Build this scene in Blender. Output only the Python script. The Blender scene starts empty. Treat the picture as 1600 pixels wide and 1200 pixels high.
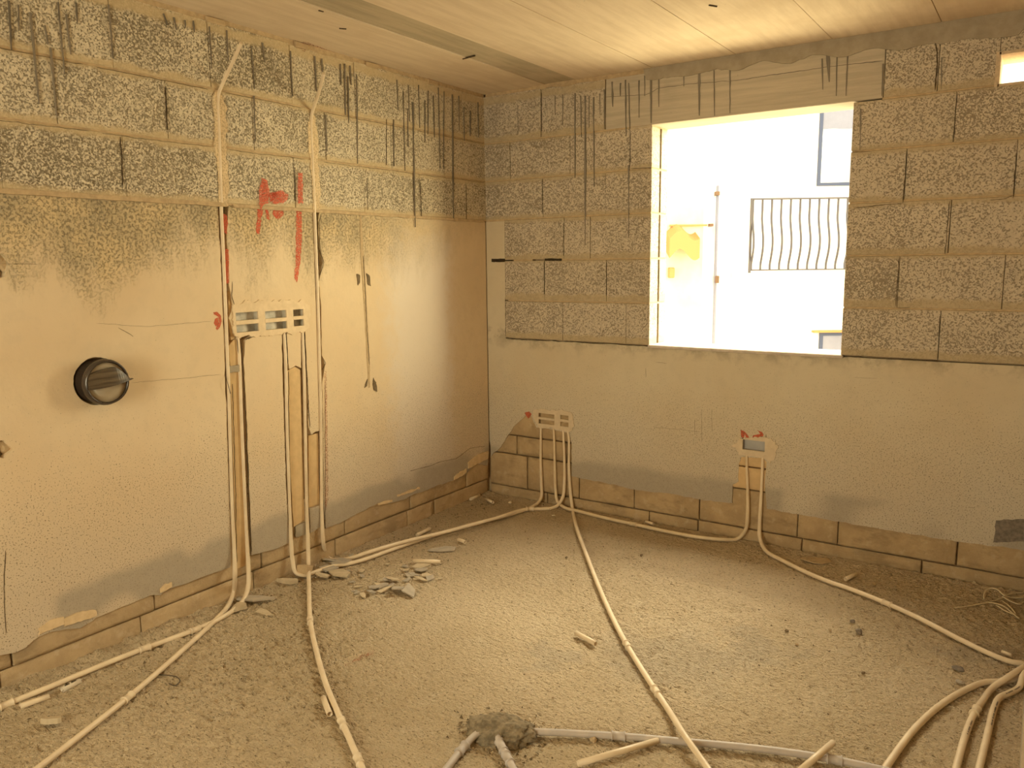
import bpy, bmesh, math, random
from math import sin, cos, pi, radians
from mathutils import Vector, Matrix, noise
from mathutils.geometry import tessellate_polygon

random.seed(7)
scn = bpy.context.scene
col = scn.collection

# ---------------------------------------------------------------- camera, world, light, exposure
cam_d = bpy.data.cameras.new('camera')
cam_d.sensor_width = 36.0
cam_d.lens = 1230.18 / 1600 * 36.0
cam_d.clip_start = 0.02
cam = bpy.data.objects.new('camera', cam_d)
cam.location = (3.0462, -4.2119, 1.5511)
cam.rotation_euler = (Matrix.Rotation(.5956, 3, 'Z') @ Matrix.Rotation(pi / 2 - .1531, 3, 'X') @ Matrix.Rotation(-.0116, 3, 'Z')).to_euler()
col.objects.link(cam)
scn.camera = cam

world = bpy.data.worlds.new('world')
scn.world = world
world.use_nodes = True
bg = world.node_tree.nodes['Background']
bg.inputs[0].default_value = (1.0, .93, .78, 1)
bg.inputs[1].default_value = 3.4

def area(name, loc, target, size, power, color, spread=180):
    d = bpy.data.lights.new(name, 'AREA')
    d.shape = 'RECTANGLE'; d.size, d.size_y = size
    d.energy = power; d.color = color; d.spread = radians(spread)
    o = bpy.data.objects.new(name, d)
    o.location = loc
    o.rotation_euler = (Vector(target) - Vector(loc)).to_track_quat('-Z', 'Y').to_euler()
    col.objects.link(o)
    return o

WARM = (1.0, .86, .485)
# daylight thrown in by the sunlit street and the open sky, plus an added side lamp brightening the left wall, all outside the window opening
area('street_bounce_light', (1.9, 2.2, -.6), (1.7, 0, 1.7), (4.0, 2.4), 230, WARM)
area('side_fill_light', (6.0, 3.5, 2.2), (1.7, 0, 1.6), (3.8, 4.0), 1150, WARM)
area('sky_light', (1.9, 3.5, 4.7), (1.7, 0, 1.6), (4.4, 2.4), 900, (1.0, .90, .62))
area('high_sky_light', (1.8, 1.5, 4.4), (1.7, 0, 1.5), (3.4, 1.4), 330, (1.0, .90, .66))
# daylight through the balcony opening behind the camera
area('balcony_light', (1.5, -5.75, 1.45), (1.0, 0, 1.1), (.8, 1.7), 58, (1.0, .90, .58))

scn.view_settings.view_transform = 'Standard'
scn.view_settings.look = 'None'
scn.view_settings.exposure = -0.02
scn.view_settings.gamma = 1.0
scn.view_settings.use_curve_mapping = False
scn.cycles.use_denoising = True
scn.cycles.max_bounces = 10
scn.cycles.diffuse_bounces = 8
scn.cycles.sample_clamp_indirect = 8.0

# ---------------------------------------------------------------- materials
class NT:
    def __init__(s, name, rough=.9):
        s.m = bpy.data.materials.new(name); s.m.use_nodes = True
        s.t = s.m.node_tree; s.n = s.t.nodes; s.l = s.t.links
        s.b = s.n['Principled BSDF']; s.b.inputs['Roughness'].default_value = rough
        s.b.inputs['Specular IOR Level'].default_value = .25
        s.co = s.n.new('ShaderNodeTexCoord').outputs['Object']
        s._h = None
    def inp(s, sock, v):
        if hasattr(v, 'is_linked') or hasattr(v, 'links'): s.l.new(v, sock)
        else: sock.default_value = v
    def math(s, op, a, b=0.0, c=None, clamp=False):
        n = s.n.new('ShaderNodeMath'); n.operation = op; n.use_clamp = clamp
        s.inp(n.inputs[0], a); s.inp(n.inputs[1], b)
        if c is not None: s.inp(n.inputs[2], c)
        return n.outputs[0]
    def xyz(s, v=None):
        n = s.n.new('ShaderNodeSeparateXYZ'); s.l.new(v or s.co, n.inputs[0]); return n.outputs
    def vec(s, x, y, z):
        n = s.n.new('ShaderNodeCombineXYZ')
        for i, v in enumerate((x, y, z)): s.inp(n.inputs[i], v)
        return n.outputs[0]
    def scale(s, v3, co=None):
        n = s.n.new('ShaderNodeMapping'); n.inputs['Scale'].default_value = v3
        s.l.new(co or s.co, n.inputs[0]); return n.outputs[0]
    def noise(s, sc, detail=2, rough=.5, co=None, dist=0):
        n = s.n.new('ShaderNodeTexNoise'); s.l.new(co or s.co, n.inputs['Vector'])
        n.inputs['Scale'].default_value = sc; n.inputs['Detail'].default_value = detail
        n.inputs['Roughness'].default_value = rough; n.inputs['Distortion'].default_value = dist
        return n.outputs['Fac']
    def voro(s, sc, feature='F1', co=None, out='Distance'):
        n = s.n.new('ShaderNodeTexVoronoi'); n.feature = feature; s.l.new(co or s.co, n.inputs['Vector'])
        n.inputs['Scale'].default_value = sc
        return n.outputs[out]
    def step(s, v, a, b):          # smooth 0..1 between a and b (either order)
        n = s.n.new('ShaderNodeMapRange'); n.interpolation_type = 'SMOOTHSTEP'
        s.inp(n.inputs['Value'], v); s.inp(n.inputs['From Min'], a); s.inp(n.inputs['From Max'], b)
        return n.outputs['Result']
    def mix(s, f, a, b):
        n = s.n.new('ShaderNodeMix'); n.data_type = 'RGBA'
        s.inp(n.inputs[0], f)
        for i, v in ((6, a), (7, b)):
            if isinstance(v, tuple): n.inputs[i].default_value = (*v, 1) if len(v) == 3 else v
            else: s.l.new(v, n.inputs[i])
        return n.outputs[2]
    def color(s, c):
        if isinstance(c, tuple): s.b.inputs['Base Color'].default_value = (*c, 1)
        else: s.l.new(c, s.b.inputs['Base Color'])
    def bump(s, h, dist, strength=1.0):
        n = s.n.new('ShaderNodeBump'); n.inputs['Distance'].default_value = dist
        n.inputs['Strength'].default_value = strength
        s.l.new(h, n.inputs['Height'])
        if s._h: s.l.new(s._h, n.inputs['Normal'])
        s._h = n.outputs[0]; s.l.new(s._h, s.b.inputs['Normal'])

def block_mat(name, base, pore, tan, contrast=1.0, lo=.40, hi=.56, sc=140):
    m = NT(name, .95)
    x, y, z = m.xyz()
    g = m.noise(sc, 4, .72)
    vc = m.xyz(m.voro(sc * .95, out='Color'))[0]
    g2 = m.math('ADD', m.math('MULTIPLY', g, .82), m.math('MULTIPLY', vc, .18))
    oi = m.n.new('ShaderNodeObjectInfo').outputs['Random']
    g2 = m.math('ADD', g2, m.math('MULTIPLY', m.math('SUBTRACT', oi, .5), .05))
    big = m.noise(3.2, 3, .6)
    gg = m.math('ADD', g2, m.math('MULTIPLY', m.math('SUBTRACT', big, .5), .22))
    p = m.step(gg, lo, hi)
    c = m.mix(p, pore, base)  # speckle tone; the dark pores also carry their inner shade as colour
    c = m.mix(m.math('MULTIPLY', m.step(vc, .55, 1.0), .35), c, tuple(min(1, a * 1.22) for a in base))
    c = m.mix(m.math('MULTIPLY', m.step(m.noise(34, 4, .7), .42, .6), .22), c, tuple(a * .6 for a in base))
    c = m.mix(m.math('MULTIPLY', oi, .22), c, tuple(a * .62 for a in base))
    c = m.mix(m.math('MULTIPLY', m.noise(1.7, 2), .35), c, tan)
    # mortar wiped over the joints (courses every 0.245 m)
    fr = m.math('PINGPONG', m.math('SUBTRACT', z, 1.82), .1225)
    sm = m.math('ADD', fr, m.math('MULTIPLY', m.math('SUBTRACT', m.noise(9, 3, .6), .5), .06))
    near = m.step(sm, .036, .012)
    c = m.mix(m.math('MULTIPLY', near, .85), c, m.mix(m.noise(40, 3), tuple(a * .72 for a in tan), tan))
    m.color(c)
    h = m.math('MULTIPLY', p, m.math('SUBTRACT', 1.0, m.math('MULTIPLY', near, .8)))
    m.bump(h, .004 * contrast, .7)
    m.bump(m.noise(30, 3), .004, .5)
    return m.m

M = {}
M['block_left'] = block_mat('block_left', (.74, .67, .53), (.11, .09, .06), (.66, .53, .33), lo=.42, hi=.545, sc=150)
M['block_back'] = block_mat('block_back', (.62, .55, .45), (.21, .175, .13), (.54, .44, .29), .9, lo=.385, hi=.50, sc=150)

def plaster(name, base, grime_amt, dark, speck=1.0):
    m = NT(name, .92)
    x, y, z = m.xyz()
    u = m.math('SUBTRACT', x, y)
    fine = m.noise(14, 4, .6); big = m.noise(1.3, 3, .55)
    c = m.mix(m.step(big, .35, .68), base, tuple(a * b for a, b in zip(base, (.93, .89, .84))))
    c = m.mix(m.math('MULTIPLY', m.step(fine, .45, .7), .25), c, tuple(a * .8 for a in base))
    if grime_amt:   # pale patch near the window end: sky light painted into the plaster colour
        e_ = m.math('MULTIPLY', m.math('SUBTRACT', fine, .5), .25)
        sky_tint = m.math('MULTIPLY', m.step(m.math('ADD', y, e_), -1.05, -.80), m.math('MULTIPLY', m.step(m.math('ADD', y, e_), -.30, -.48), m.step(m.math('ADD', z, e_), 1.78, 1.66)))
        c = m.mix(m.math('MULTIPLY', sky_tint, .7), c, (.72, .66, .60))
    # greyer thinner lower part
    low = m.step(m.math('ADD', z, m.math('MULTIPLY', big, .5)), 1.15, .55)
    c = m.mix(m.math('MULTIPLY', low, .45), c, (.52, .47, .40))
    # open pores, denser lower down
    sp = m.noise(170, 2, .65)
    thr = m.math('SUBTRACT', .40, m.math('MULTIPLY', m.step(m.math('ADD', z, m.math('MULTIPLY', m.noise(4, 2), .4)), .75, 1.5), .13))
    pore = m.math('MULTIPLY', m.step(sp, thr, m.math('SUBTRACT', thr, .03)), speck)
    c = m.mix(m.math('MULTIPLY', pore, .8), c, (.11, .085, .05))
    # cement grey band along the lower edge
    edge = m.math('ADD', z, m.math('MULTIPLY', m.math('SUBTRACT', m.noise(2.4, 3, .6), .5), .12))
    band = m.math('MULTIPLY', m.step(edge, .36, .30), m.step(m.noise(1.9, 1, .5), .40, .48))
    c = m.mix(m.math('MULTIPLY', band, .7), c, m.mix(m.noise(30, 3), (.30, .265, .215), (.40, .355, .29)))
    if grime_amt:
        nz = m.noise(2.6, 6, .72, m.scale((1, 1.0, .32)))
        far = m.step(y, -.5, -1.5)
        g = m.math('ADD', z, m.math('MULTIPLY', m.math('SUBTRACT', nz, .5), 1.15))
        g = m.math('ADD', g, m.math('MULTIPLY', far, .06))
        g = m.step(g, 1.47, 1.80)
        ero = m.step(m.noise(85, 5, .75), .50, .60)
        tone = m.mix(m.step(m.noise(5, 6, .7), .36, .64), (.40, .335, .215), (.62, .49, .29))
        amt = m.math('MULTIPLY', g, m.math('ADD', .42, m.math('MULTIPLY', far, .45)))
        c = m.mix(m.math('MULTIPLY', amt, grime_amt), c, tone)
        pit = m.math('MULTIPLY', m.math('MULTIPLY', g, ero), m.math('ADD', .12, m.math('MULTIPLY', far, .38)))
        c = m.mix(pit, c, (.14, .115, .07))
        m.bump(m.math('MULTIPLY', m.math('MULTIPLY', g, far), ero), .006, .7)
    else:
        g = m.math('MULTIPLY', m.step(m.math('ADD', z, m.math('MULTIPLY', m.noise(7, 4, .6), .15)), 1.05, 1.16), m.math('MULTIPLY', m.step(z, 1.18, 1.09), m.step(m.noise(12, 4, .65), .42, .6)))
        c = m.mix(m.math('MULTIPLY', g, .5), c, dark)
    m.color(c)
    m.bump(m.math('SUBTRACT', 1.0, pore), .002, .6)
    m.bump(m.noise(8, 5, .6), .010, .35)
    return m.m
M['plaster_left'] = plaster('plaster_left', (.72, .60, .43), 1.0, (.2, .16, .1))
M['plaster_back'] = plaster('plaster_back', (.62, .555, .425), 0, (.2, .16, .11))
M['plaster_plain'] = plaster('plaster_plain', (.62, .5, .35), 0, (.3, .25, .2))

def simple(name, c1, c2, sc, rough=.9, bd=.003, det=4, stretch=None, bstr=.5, spec=.25):
    m = NT(name, rough)
    co = m.scale(stretch) if stretch else m.co
    n = m.noise(sc, det, .6, co)
    m.color(m.mix(m.step(n, .3, .7), c1, c2))
    if bd: m.bump(n, bd, bstr)
    m.b.inputs['Specular IOR Level'].default_value = spec
    return m.m
def stone(name, c1, c2, c3):
    m = NT(name, .95)
    n = m.noise(6, 5, .62)
    c = m.mix(m.step(n, .35, .65), c1, c2)
    c = m.mix(m.math('MULTIPLY', m.step(m.noise(17, 4, .6), .55, .7), .45), c, c3)
    c = m.mix(m.math('MULTIPLY', m.step(m.noise(3.5, 5, .65, m.scale((1, 1, 2.5))), .52, .66), .5), c, tuple(a * .55 for a in c2))
    m.color(c); m.bump(m.noise(22, 6, .68), .014, .8)
    return m.m
M['limestone_left'] = stone('limestone_left', (.56, .425, .26), (.46, .345, .21), (.62, .50, .35))
M['limestone_back'] = stone('limestone_back', (.52, .39, .23), (.42, .31, .18), (.60, .49, .33))
M['exposed_stone'] = simple('exposed_stone', (.66, .48, .265), (.58, .42, .235), 20, .95, .004)
M['mortar'] = simple('mortar', (.55, .42, .26), (.42, .32, .20), 35, .95, .006)
M['mortar_dark'] = simple('mortar_dark', (.20, .15, .09), (.12, .09, .055), 35, .95, .006)
M['mortar_light'] = simple('mortar_light', (.74, .58, .37), (.64, .49, .30), 35, .95, .004)
def fillmat():
    m = NT('mortar_fill', .95)
    c = m.mix(m.step(m.noise(8, 3), .4, .65), (.72, .58, .38), (.64, .50, .32))
    c = m.mix(m.math('MULTIPLY', m.step(m.noise(130, 3, .6), .52, .42), .5), c, (.30, .23, .14))
    m.color(c); m.bump(m.noise(60, 4, .6), .006, .7); return m.m
M['mortar_fill'] = fillmat()
M['gypsum'] = simple('gypsum', (.74, .60, .42), (.66, .53, .36), 30, .8, .004)
M['gypsum_back'] = simple('gypsum_back', (.68, .57, .42), (.60, .50, .36), 30, .8, .004)
M['drip'] = simple('drip', (.13, .11, .085), (.24, .20, .15), 40, .7, .003, stretch=(1, 1, .15))
M['drip_back'] = simple('drip_back', (.16, .14, .115), (.24, .21, .17), 40, .7, .003, stretch=(1, 1, .15))
M['crack_or_shade'] = simple('crack_or_shade', (.05, .035, .02), (.10, .07, .04), 60, .95, 0)
M['void'] = simple('void', (.03, .022, .014), (.05, .035, .02), 30, .95, 0)
M['sill'] = simple('sill', (.66, .58, .50), (.52, .46, .40), 26, .9, .006)
M['reveal'] = simple('reveal', (.66, .52, .36), (.52, .42, .30), 60, .95, .005)
M['pvc'] = simple('pvc', (.80, .68, .50), (.70, .58, .42), 9, .42, 0, spec=.4)
M['pvc_back'] = simple('pvc_back', (.74, .62, .43), (.64, .52, .35), 9, .42, 0, spec=.4)
M['pvc_grey'] = simple('pvc_grey', (.46, .42, .40), (.56, .50, .45), 12, .5, 0, spec=.4)
M['shard'] = simple('shard', (.37, .33, .275), (.47, .41, .33), 22, .95, .004)
M['shard_light'] = simple('shard_light', (.58, .48, .34), (.47, .39, .27), 25, .95, .004)
M['rock'] = simple('rock', (.16, .14, .12), (.26, .22, .18), 60, .9, .004)
M['wet_mortar'] = simple('wet_mortar', (.34, .28, .19), (.17, .14, .095), 45, .9, .012, 5, bstr=.9)
M['metal'] = simple('metal', (.34, .32, .27), (.62, .58, .50), 18, .45, 0, spec=.5)
M['metal_pale'] = simple('metal_pale', (.48, .47, .45), (.42, .41, .40), 18, .45, 0, spec=.5)
M['black_pipe'] = simple('black_pipe', (.035, .025, .02), (.06, .045, .035), 12, .25, 0, spec=.6)
M['pipe_plug'] = simple('pipe_plug', (.30, .24, .165), (.42, .35, .25), 7, .3, 0, 2, (1, 1, 2.5), spec=.5)
M['pipe_band'] = simple('pipe_band', (.05, .035, .022), (.13, .10, .065), 26, .35, .002, 4, (1, .15, 3), spec=.5)
M['cable'] = simple('cable', (.70, .60, .42), (.60, .50, .34), 30, .6, 0)
M['wire_dark'] = simple('wire_dark', (.09, .07, .05), (.14, .11, .08), 30, .6, 0)
M['tape'] = simple('tape', (.70, .62, .50), (.62, .55, .44), 30, .6, 0)
M['print'] = simple('print', (.12, .10, .09), (.16, .14, .12), 30, .6, 0)

def spray(name, c, lo, hi):
    m = NT(name, .8)
    m.color(c)
    x, y, z = m.xyz()
    a = m.math('MULTIPLY', m.step(m.noise(170, 4, .7), lo + .06, hi + .02), .68)
    m.l.new(a, m.b.inputs['Alpha'])
    return m.m
M['red_spray'] = spray('red_spray', (.72, .13, .07), .30, .60)
M['red_paint'] = spray('red_paint', (.62, .15, .08), .24, .5)
M['red_dust'] = spray('red_dust', (.55, .22, .12), .40, .68)

def concrete(name, c1, c2, c3, stretch, board=None):
    m = NT(name, .9)
    st = m.noise(7, 5, .62, m.scale(stretch))
    c = m.mix(m.step(st, .34, .66), c1, c2)
    c = m.mix(m.math('MULTIPLY', m.step(m.noise(2.1, 4, .6), .52, .72), .5), c, c3)
    sp = m.step(m.noise(55, 3, .6), .70, .76)
    c = m.mix(m.math('MULTIPLY', sp, .5), c, tuple(a * .35 for a in c1))
    m.color(c); m.bump(st, .003, .5); m.bump(m.noise(60, 3), .0015, .4)
    return m.m
M['ceiling_pale'] = concrete('ceiling_pale', (.66, .55, .41), (.74, .63, .48), (.58, .46, .32), (3.5, .35, 1))
M['ceiling_grey'] = concrete('ceiling_grey', (.40, .345, .25), (.50, .43, .31), (.60, .50, .36), (3.5, .35, 1))
M['lintel'] = concrete('lintel', (.44, .39, .31), (.53, .47, .375), (.36, .32, .25), (.35, 1, 7))
M['smear'] = simple('smear', (.33, .285, .215), (.40, .35, .27), 16, .9, .006)

def floor_mat():
    m = NT('floor_screed', .93)
    big = m.noise(1.1, 4, .6); mid = m.noise(7, 4, .6)
    c = m.mix(m.step(big, .35, .65), (.74, .60, .41), (.64, .51, .335))
    c = m.mix(m.math('MULTIPLY', m.step(mid, .52, .72), .35), c, (.78, .66, .48))
    x, y, z = m.xyz()
    grey = 0.0
    for gx, gy, gr in ((1.921, -1.473, 0)[:2] + (.42,), (2.932, -0.762, 0)[:2] + (.25,), (2.173, -1.187, 0)[:2] + (.2,), (1.524, -1.668, 0)[:2] + (.16,)):
        dx = m.math('SUBTRACT', x, gx); dy = m.math('MULTIPLY', m.math('SUBTRACT', y, gy), 1.3)
        d = m.math('SQRT', m.math('ADD', m.math('MULTIPLY', dx, dx), m.math('MULTIPLY', dy, dy)))
        d = m.math('ADD', d, m.math('MULTIPLY', m.math('SUBTRACT', m.noise(5, 4, .6), .5), .7))
        grey = m.math('MAXIMUM', m.step(d, gr, gr * .35), grey)
    c = m.mix(m.math('MULTIPLY', grey, .32), c, (.40, .355, .29))
    pit = m.step(m.noise(72, 3, .64, m.scale((1, 1.9, 1))), .43, .34)
    c = m.mix(m.math('MULTIPLY', pit, .8), c, (.24, .17, .095))
    m.color(c)
    m.bump(m.noise(34, 4, .68, m.scale((1, 1.8, 1))), .05, 1.0)
    m.bump(m.noise(110, 3, .6), .004, .6)
    return m.m
M['floor'] = floor_mat()

def flat(name, c, rough=.6, spec=.3, metal=0):
    m = NT(name, rough); m.color(c); m.b.inputs['Specular IOR Level'].default_value = spec
    m.b.inputs['Metallic'].default_value = metal
    return m.m
M['facade'] = simple('facade', (.92, .87, .76), (.90, .84, .72), 3, .9, 0)
M['facade_stone'] = simple('facade_stone', (.80, .66, .38), (.86, .74, .48), 3, .9, 0)
M['ochre'] = flat('ochre', (.60, .26, .085))
M['rust'] = flat('rust', (.19, .11, .055))
M['rail'] = flat('rail', (.10, .088, .08), .5)
M['blue_frame'] = flat('blue_frame', (.07, .085, .13), .5)
M['shutter'] = simple('shutter', (.27, .27, .30), (.24, .24, .27), 5, .6, 0)
def glass():
    m = NT('window_glass', .06); m.color((.32, .335, .37)); m.b.inputs['Specular IOR Level'].default_value = .8
    return m.m
M['glass'] = glass()
M['street'] = simple('street', (.60, .50, .36), (.52, .43, .31), 2, .95, 0)

# ---------------------------------------------------------------- mesh helpers
ABS = {}
def name_key(o): return o.name
def link(name, bm, mat, parent=None, loc=None, smooth=False):
    me = bpy.data.meshes.new(name)
    bmesh.ops.recalc_face_normals(bm, faces=bm.faces)
    if loc is not None: bmesh.ops.translate(bm, verts=bm.verts, vec=-Vector(loc))
    bm.to_mesh(me); bm.free()
    for mm in (mat if isinstance(mat, (list, tuple)) else [mat]): me.materials.append(M[mm])
    if smooth: me.polygons.foreach_set('use_smooth', [True] * len(me.polygons))
    o = bpy.data.objects.new(name, me); col.objects.link(o)
    if loc is not None: o.location = loc
    ABS[name_key(o)] = Vector(loc) if loc is not None else Vector()
    if parent:
        o.parent = parent
        o.location = ABS[name_key(o)] - ABS[name_key(parent)]
    return o
def tag(o, label=None, cat=None, group=None, kind=None):
    for k, v in (('label', label), ('category', cat), ('group', group), ('kind', kind)):
        if v: o[k] = v
    return o
def box(bm, x0, y0, z0, x1, y1, z1, mi=0):
    v = [bm.verts.new((x, y, z)) for x in (x0, x1) for y in (y0, y1) for z in (z0, z1)]
    for f in ((0, 1, 3, 2), (4, 6, 7, 5), (0, 4, 5, 1), (2, 3, 7, 6), (0, 2, 6, 4), (1, 5, 7, 3)):
        bm.faces.new([v[i] for i in f]).material_index = mi
    return v
def bevbox(bm, x0, y0, z0, x1, y1, z1, b=.004, jit=0.0, rnd=None):
    """box whose vertical and horizontal edges are chamfered, corners slightly uneven"""
    t = bmesh.new(); box(t, x0, y0, z0, x1, y1, z1)
    if jit:
        for v in t.verts: v.co += Vector([(rnd.random() - .5) * 2 * jit for _ in range(3)])
    if b: bmesh.ops.bevel(t, geom=t.edges[:], offset=b, segments=1, affect='EDGES')
    me = bpy.data.meshes.new('t'); t.to_mesh(me); t.free(); bm.from_mesh(me); bpy.data.meshes.remove(me)
def jag(pts, step=.02, amp=.005, seed=0.0, closed=True, keep=()):
    out = []; n = len(pts)
    for i in range(n if closed else n - 1):
        a, b = Vector(pts[i]), Vector(pts[(i + 1) % n])
        out.append(a)
        if i in keep: continue
        L = (b - a).length; k = int(L / step)
        if k < 2: continue
        d = (b - a) / L; nn = Vector((-d.y, d.x))
        for j in range(1, k):
            p = a.lerp(b, j / k)
            w = noise.noise(Vector((p.x * 23 + seed, p.y * 23, seed * 3))) * 1.5 + noise.noise(Vector((p.x * 90, p.y * 90 + seed, 5))) * .8
            out.append(p + nn * w * amp)
    if not closed: out.append(Vector(pts[-1]))
    return out
def sheet_bm(bm, loops, plane, front, thick):
    """flat plate with holes on wall plane L (x = front), B (y = -front) or F (z = front)"""
    def P(p, d):
        if plane == 'L': return (d, p[0], p[1])
        if plane == 'B': return (p[0], -d, p[1])
        return (p[0], p[1], d)
    vl = [[Vector((p[0], p[1], 0)) for p in lp] for lp in loops]
    tris = tessellate_polygon(vl)
    flat_ = [p for lp in vl for p in lp]
    vf = [bm.verts.new(P(p, front)) for p in flat_]
    vb = [bm.verts.new(P(p, front - thick)) for p in flat_]
    for t in tris:
        if len(set(t)) < 3: continue
        try: bm.faces.new([vf[i] for i in t]); bm.faces.new([vb[i] for i in reversed(t)])
        except ValueError: pass
    k = 0
    for lp in vl:
        n = len(lp)
        for i in range(n):
            a, b = k + i, k + (i + 1) % n
            try: bm.faces.new([vf[a], vf[b], vb[b], vb[a]])
            except ValueError: pass
        k += n
def sheet(name, loops, plane, front, thick, mat, parent=None, loc=None):
    bm = bmesh.new(); sheet_bm(bm, loops, plane, front, thick)
    return link(name, bm, mat, parent, loc)
def smooth_path(pts, sub=6):
    P = [Vector(p) for p in pts]
    Q = [P[0] * 2 - P[1]] + P + [P[-1] * 2 - P[-2]]
    out = []
    for i in range(1, len(Q) - 2):
        p0, p1, p2, p3 = Q[i - 1:i + 3]
        # centripetal Catmull-Rom keeps bends tight
        t0 = 0; t1 = t0 + max((p1 - p0).length, 1e-4) ** .5; t2 = t1 + max((p2 - p1).length, 1e-4) ** .5; t3 = t2 + max((p3 - p2).length, 1e-4) ** .5
        for j in range(sub):
            t = t1 + (t2 - t1) * j / sub
            a1 = p0 * ((t1 - t) / (t1 - t0)) + p1 * ((t - t0) / (t1 - t0))
            a2 = p1 * ((t2 - t) / (t2 - t1)) + p2 * ((t - t1) / (t2 - t1))
            a3 = p2 * ((t3 - t) / (t3 - t2)) + p3 * ((t - t2) / (t3 - t2))
            b1 = a1 * ((t2 - t) / (t2 - t0)) + a2 * ((t - t0) / (t2 - t0))
            b2 = a2 * ((t3 - t) / (t3 - t1)) + a3 * ((t - t1) / (t3 - t1))
            out.append(b1 * ((t2 - t) / (t2 - t1)) + b2 * ((t - t1) / (t2 - t1)))
    out.append(P[-1]); return out
def tube_bm(bm, path, r, sides=12, hollow=0.0, taper=None):
    n = len(path); rings = []; irings = []
    T = (path[1] - path[0]).normalized(); N = T.orthogonal().normalized()
    for i, p in enumerate(path):
        t = (path[min(i + 1, n - 1)] - path[max(i - 1, 0)]).normalized()
        N = (N - t * N.dot(t)).normalized(); Bn = t.cross(N)
        rr = r * (taper(i / (n - 1)) if taper else 1)
        rings.append([bm.verts.new(p + (N * cos(a) + Bn * sin(a)) * rr) for a in [2 * pi * k / sides for k in range(sides)]])
        if hollow: irings.append([bm.verts.new(p + (N * cos(a) + Bn * sin(a)) * (rr - hollow)) for a in [2 * pi * k / sides for k in range(sides)]])
    for R in (rings, irings):
        for i in range(len(R) - 1):
            for k in range(sides): bm.faces.new([R[i][k], R[i][(k + 1) % sides], R[i + 1][(k + 1) % sides], R[i + 1][k]]).smooth = True
    if hollow:
        for e in (0, -1):
            for k in range(sides): bm.faces.new([rings[e][k], rings[e][(k + 1) % sides], irings[e][(k + 1) % sides], irings[e][k]])
    else:
        bm.faces.new(rings[0]); bm.faces.new(rings[-1])
def chamber(name, mat, parent, loc, fn):
    bm = bmesh.new(); fn(bm); return link(name, bm, mat, parent, loc)

def stone_block(plane, u0, u1, z0, z1, f, back, sd):
    """hand-cut soft stone: uneven face, worn arrises"""
    bm = bmesh.new(); TX = (0, .014, .17, .33, .5, .67, .83, .986, 1); TZ = (0, .05, .35, .65, .95, 1); nx, nz = 8, 5; G = []
    for j in range(nz + 1):
        row = []
        for i in range(nx + 1):
            u = u0 + (u1 - u0) * TX[i]; z = z0 + (z1 - z0) * TZ[j]; e = (i in (0, nx)) + (j in (0, nz))
            q = Vector((u * 9, z * 14, sd))
            d = f + .0045 * noise.noise(q) - e * (.002 + .004 * abs(noise.noise(q * 2.3)))
            if i in (0, nx): u += (.004 if i == 0 else -.004) * abs(noise.noise(q * 3.1)) * .9
            if j in (0, nz): z += (.004 if j == 0 else -.004) * abs(noise.noise(q * 2.7)) * 1.0
            row.append((bm.verts.new((d, u, z) if plane == 'L' else (u, -d, z) if plane == 'B' else (W - d, u, z)), u, z))
        G.append(row)
    for j in range(nz):
        for i in range(nx): bm.faces.new([G[j][i][0], G[j][i + 1][0], G[j + 1][i + 1][0], G[j + 1][i][0]]).smooth = True
    rim = [G[0][i] for i in range(nx)] + [G[j][nx] for j in range(nz)] + [G[nz][i] for i in range(nx, 0, -1)] + [G[j][0] for j in range(nz, 0, -1)]
    bk = [bm.verts.new((back, u, z) if plane == 'L' else (u, -back, z) if plane == 'B' else (W - back, u, z)) for _, u, z in rim]
    for i in range(len(rim)):
        j = (i + 1) % len(rim); bm.faces.new([rim[i][0], rim[j][0], bk[j], bk[i]])
    return bm

# ================================================================ SETTING
W, H, Y0 = 3.08, 2.6, -5.8
WX0, WX1, WZ0, WZ1 = 1.158, 2.204, 1.066, 2.297
VX0, VX1, VZ0, VZ1 = 2.795, 3.00, 2.297, 2.432

# ---- floor
bm = bmesh.new()
def ys():
    o = []; y = 0.0
    while y > Y0: o.append(y); y -= .0078 if y > -3.6 else .05
    return o + [Y0]
YS = ys(); NX = 400
gv = []
for j, y in enumerate(YS):
    row = []
    for i in range(NX + 1):
        x = (W + .045) * i / NX - .03
        p = Vector((x, y, 0))
        h = noise.noise(Vector((x * 1.3, y * 1.3, 1))) * .004
        rough = .5 + noise.noise(Vector((x * .9, y * .9, 7)))
        h += noise.noise(Vector((x * 32, y * 56, 3))) * .0055 * max(.3, rough + .5)
        h -= max(0, noise.noise(Vector((x * 42, y * 75, 13))) - .18) * .018 * max(.35, rough + .3)
        h += max(0, noise.noise(Vector((x * 55, y * 80, 9))) - .15) * .016 * max(.2, rough + .3)
        if y < -2.1 and x < .22:      # mortar droppings heaped along the left wall
            k = (1 - x / .22) * min(1, (-2.1 - y) / .3)
            h += k * (.012 + .03 * max(0, noise.noise(Vector((x * 12, y * 12, 4))) + .3))
        h += max(0, 1 - x / .06) * .006 + max(0, 1 + y / .06) * .006
        row.append(bm.verts.new((x, y, h - .002)))
    gv.append(row)
for j in range(len(YS) - 1):
    for i in range(NX):
        bm.faces.new([gv[j][i], gv[j + 1][i], gv[j + 1][i + 1], gv[j][i + 1]]).smooth = True
fl = link('floor', bm, 'floor'); tag(fl, kind='structure')
bm = bmesh.new(); box(bm, -.3, Y0 - .2, -.25, W + .3, .3, -.03); link('slab_core', bm, 'mortar', fl)

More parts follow.
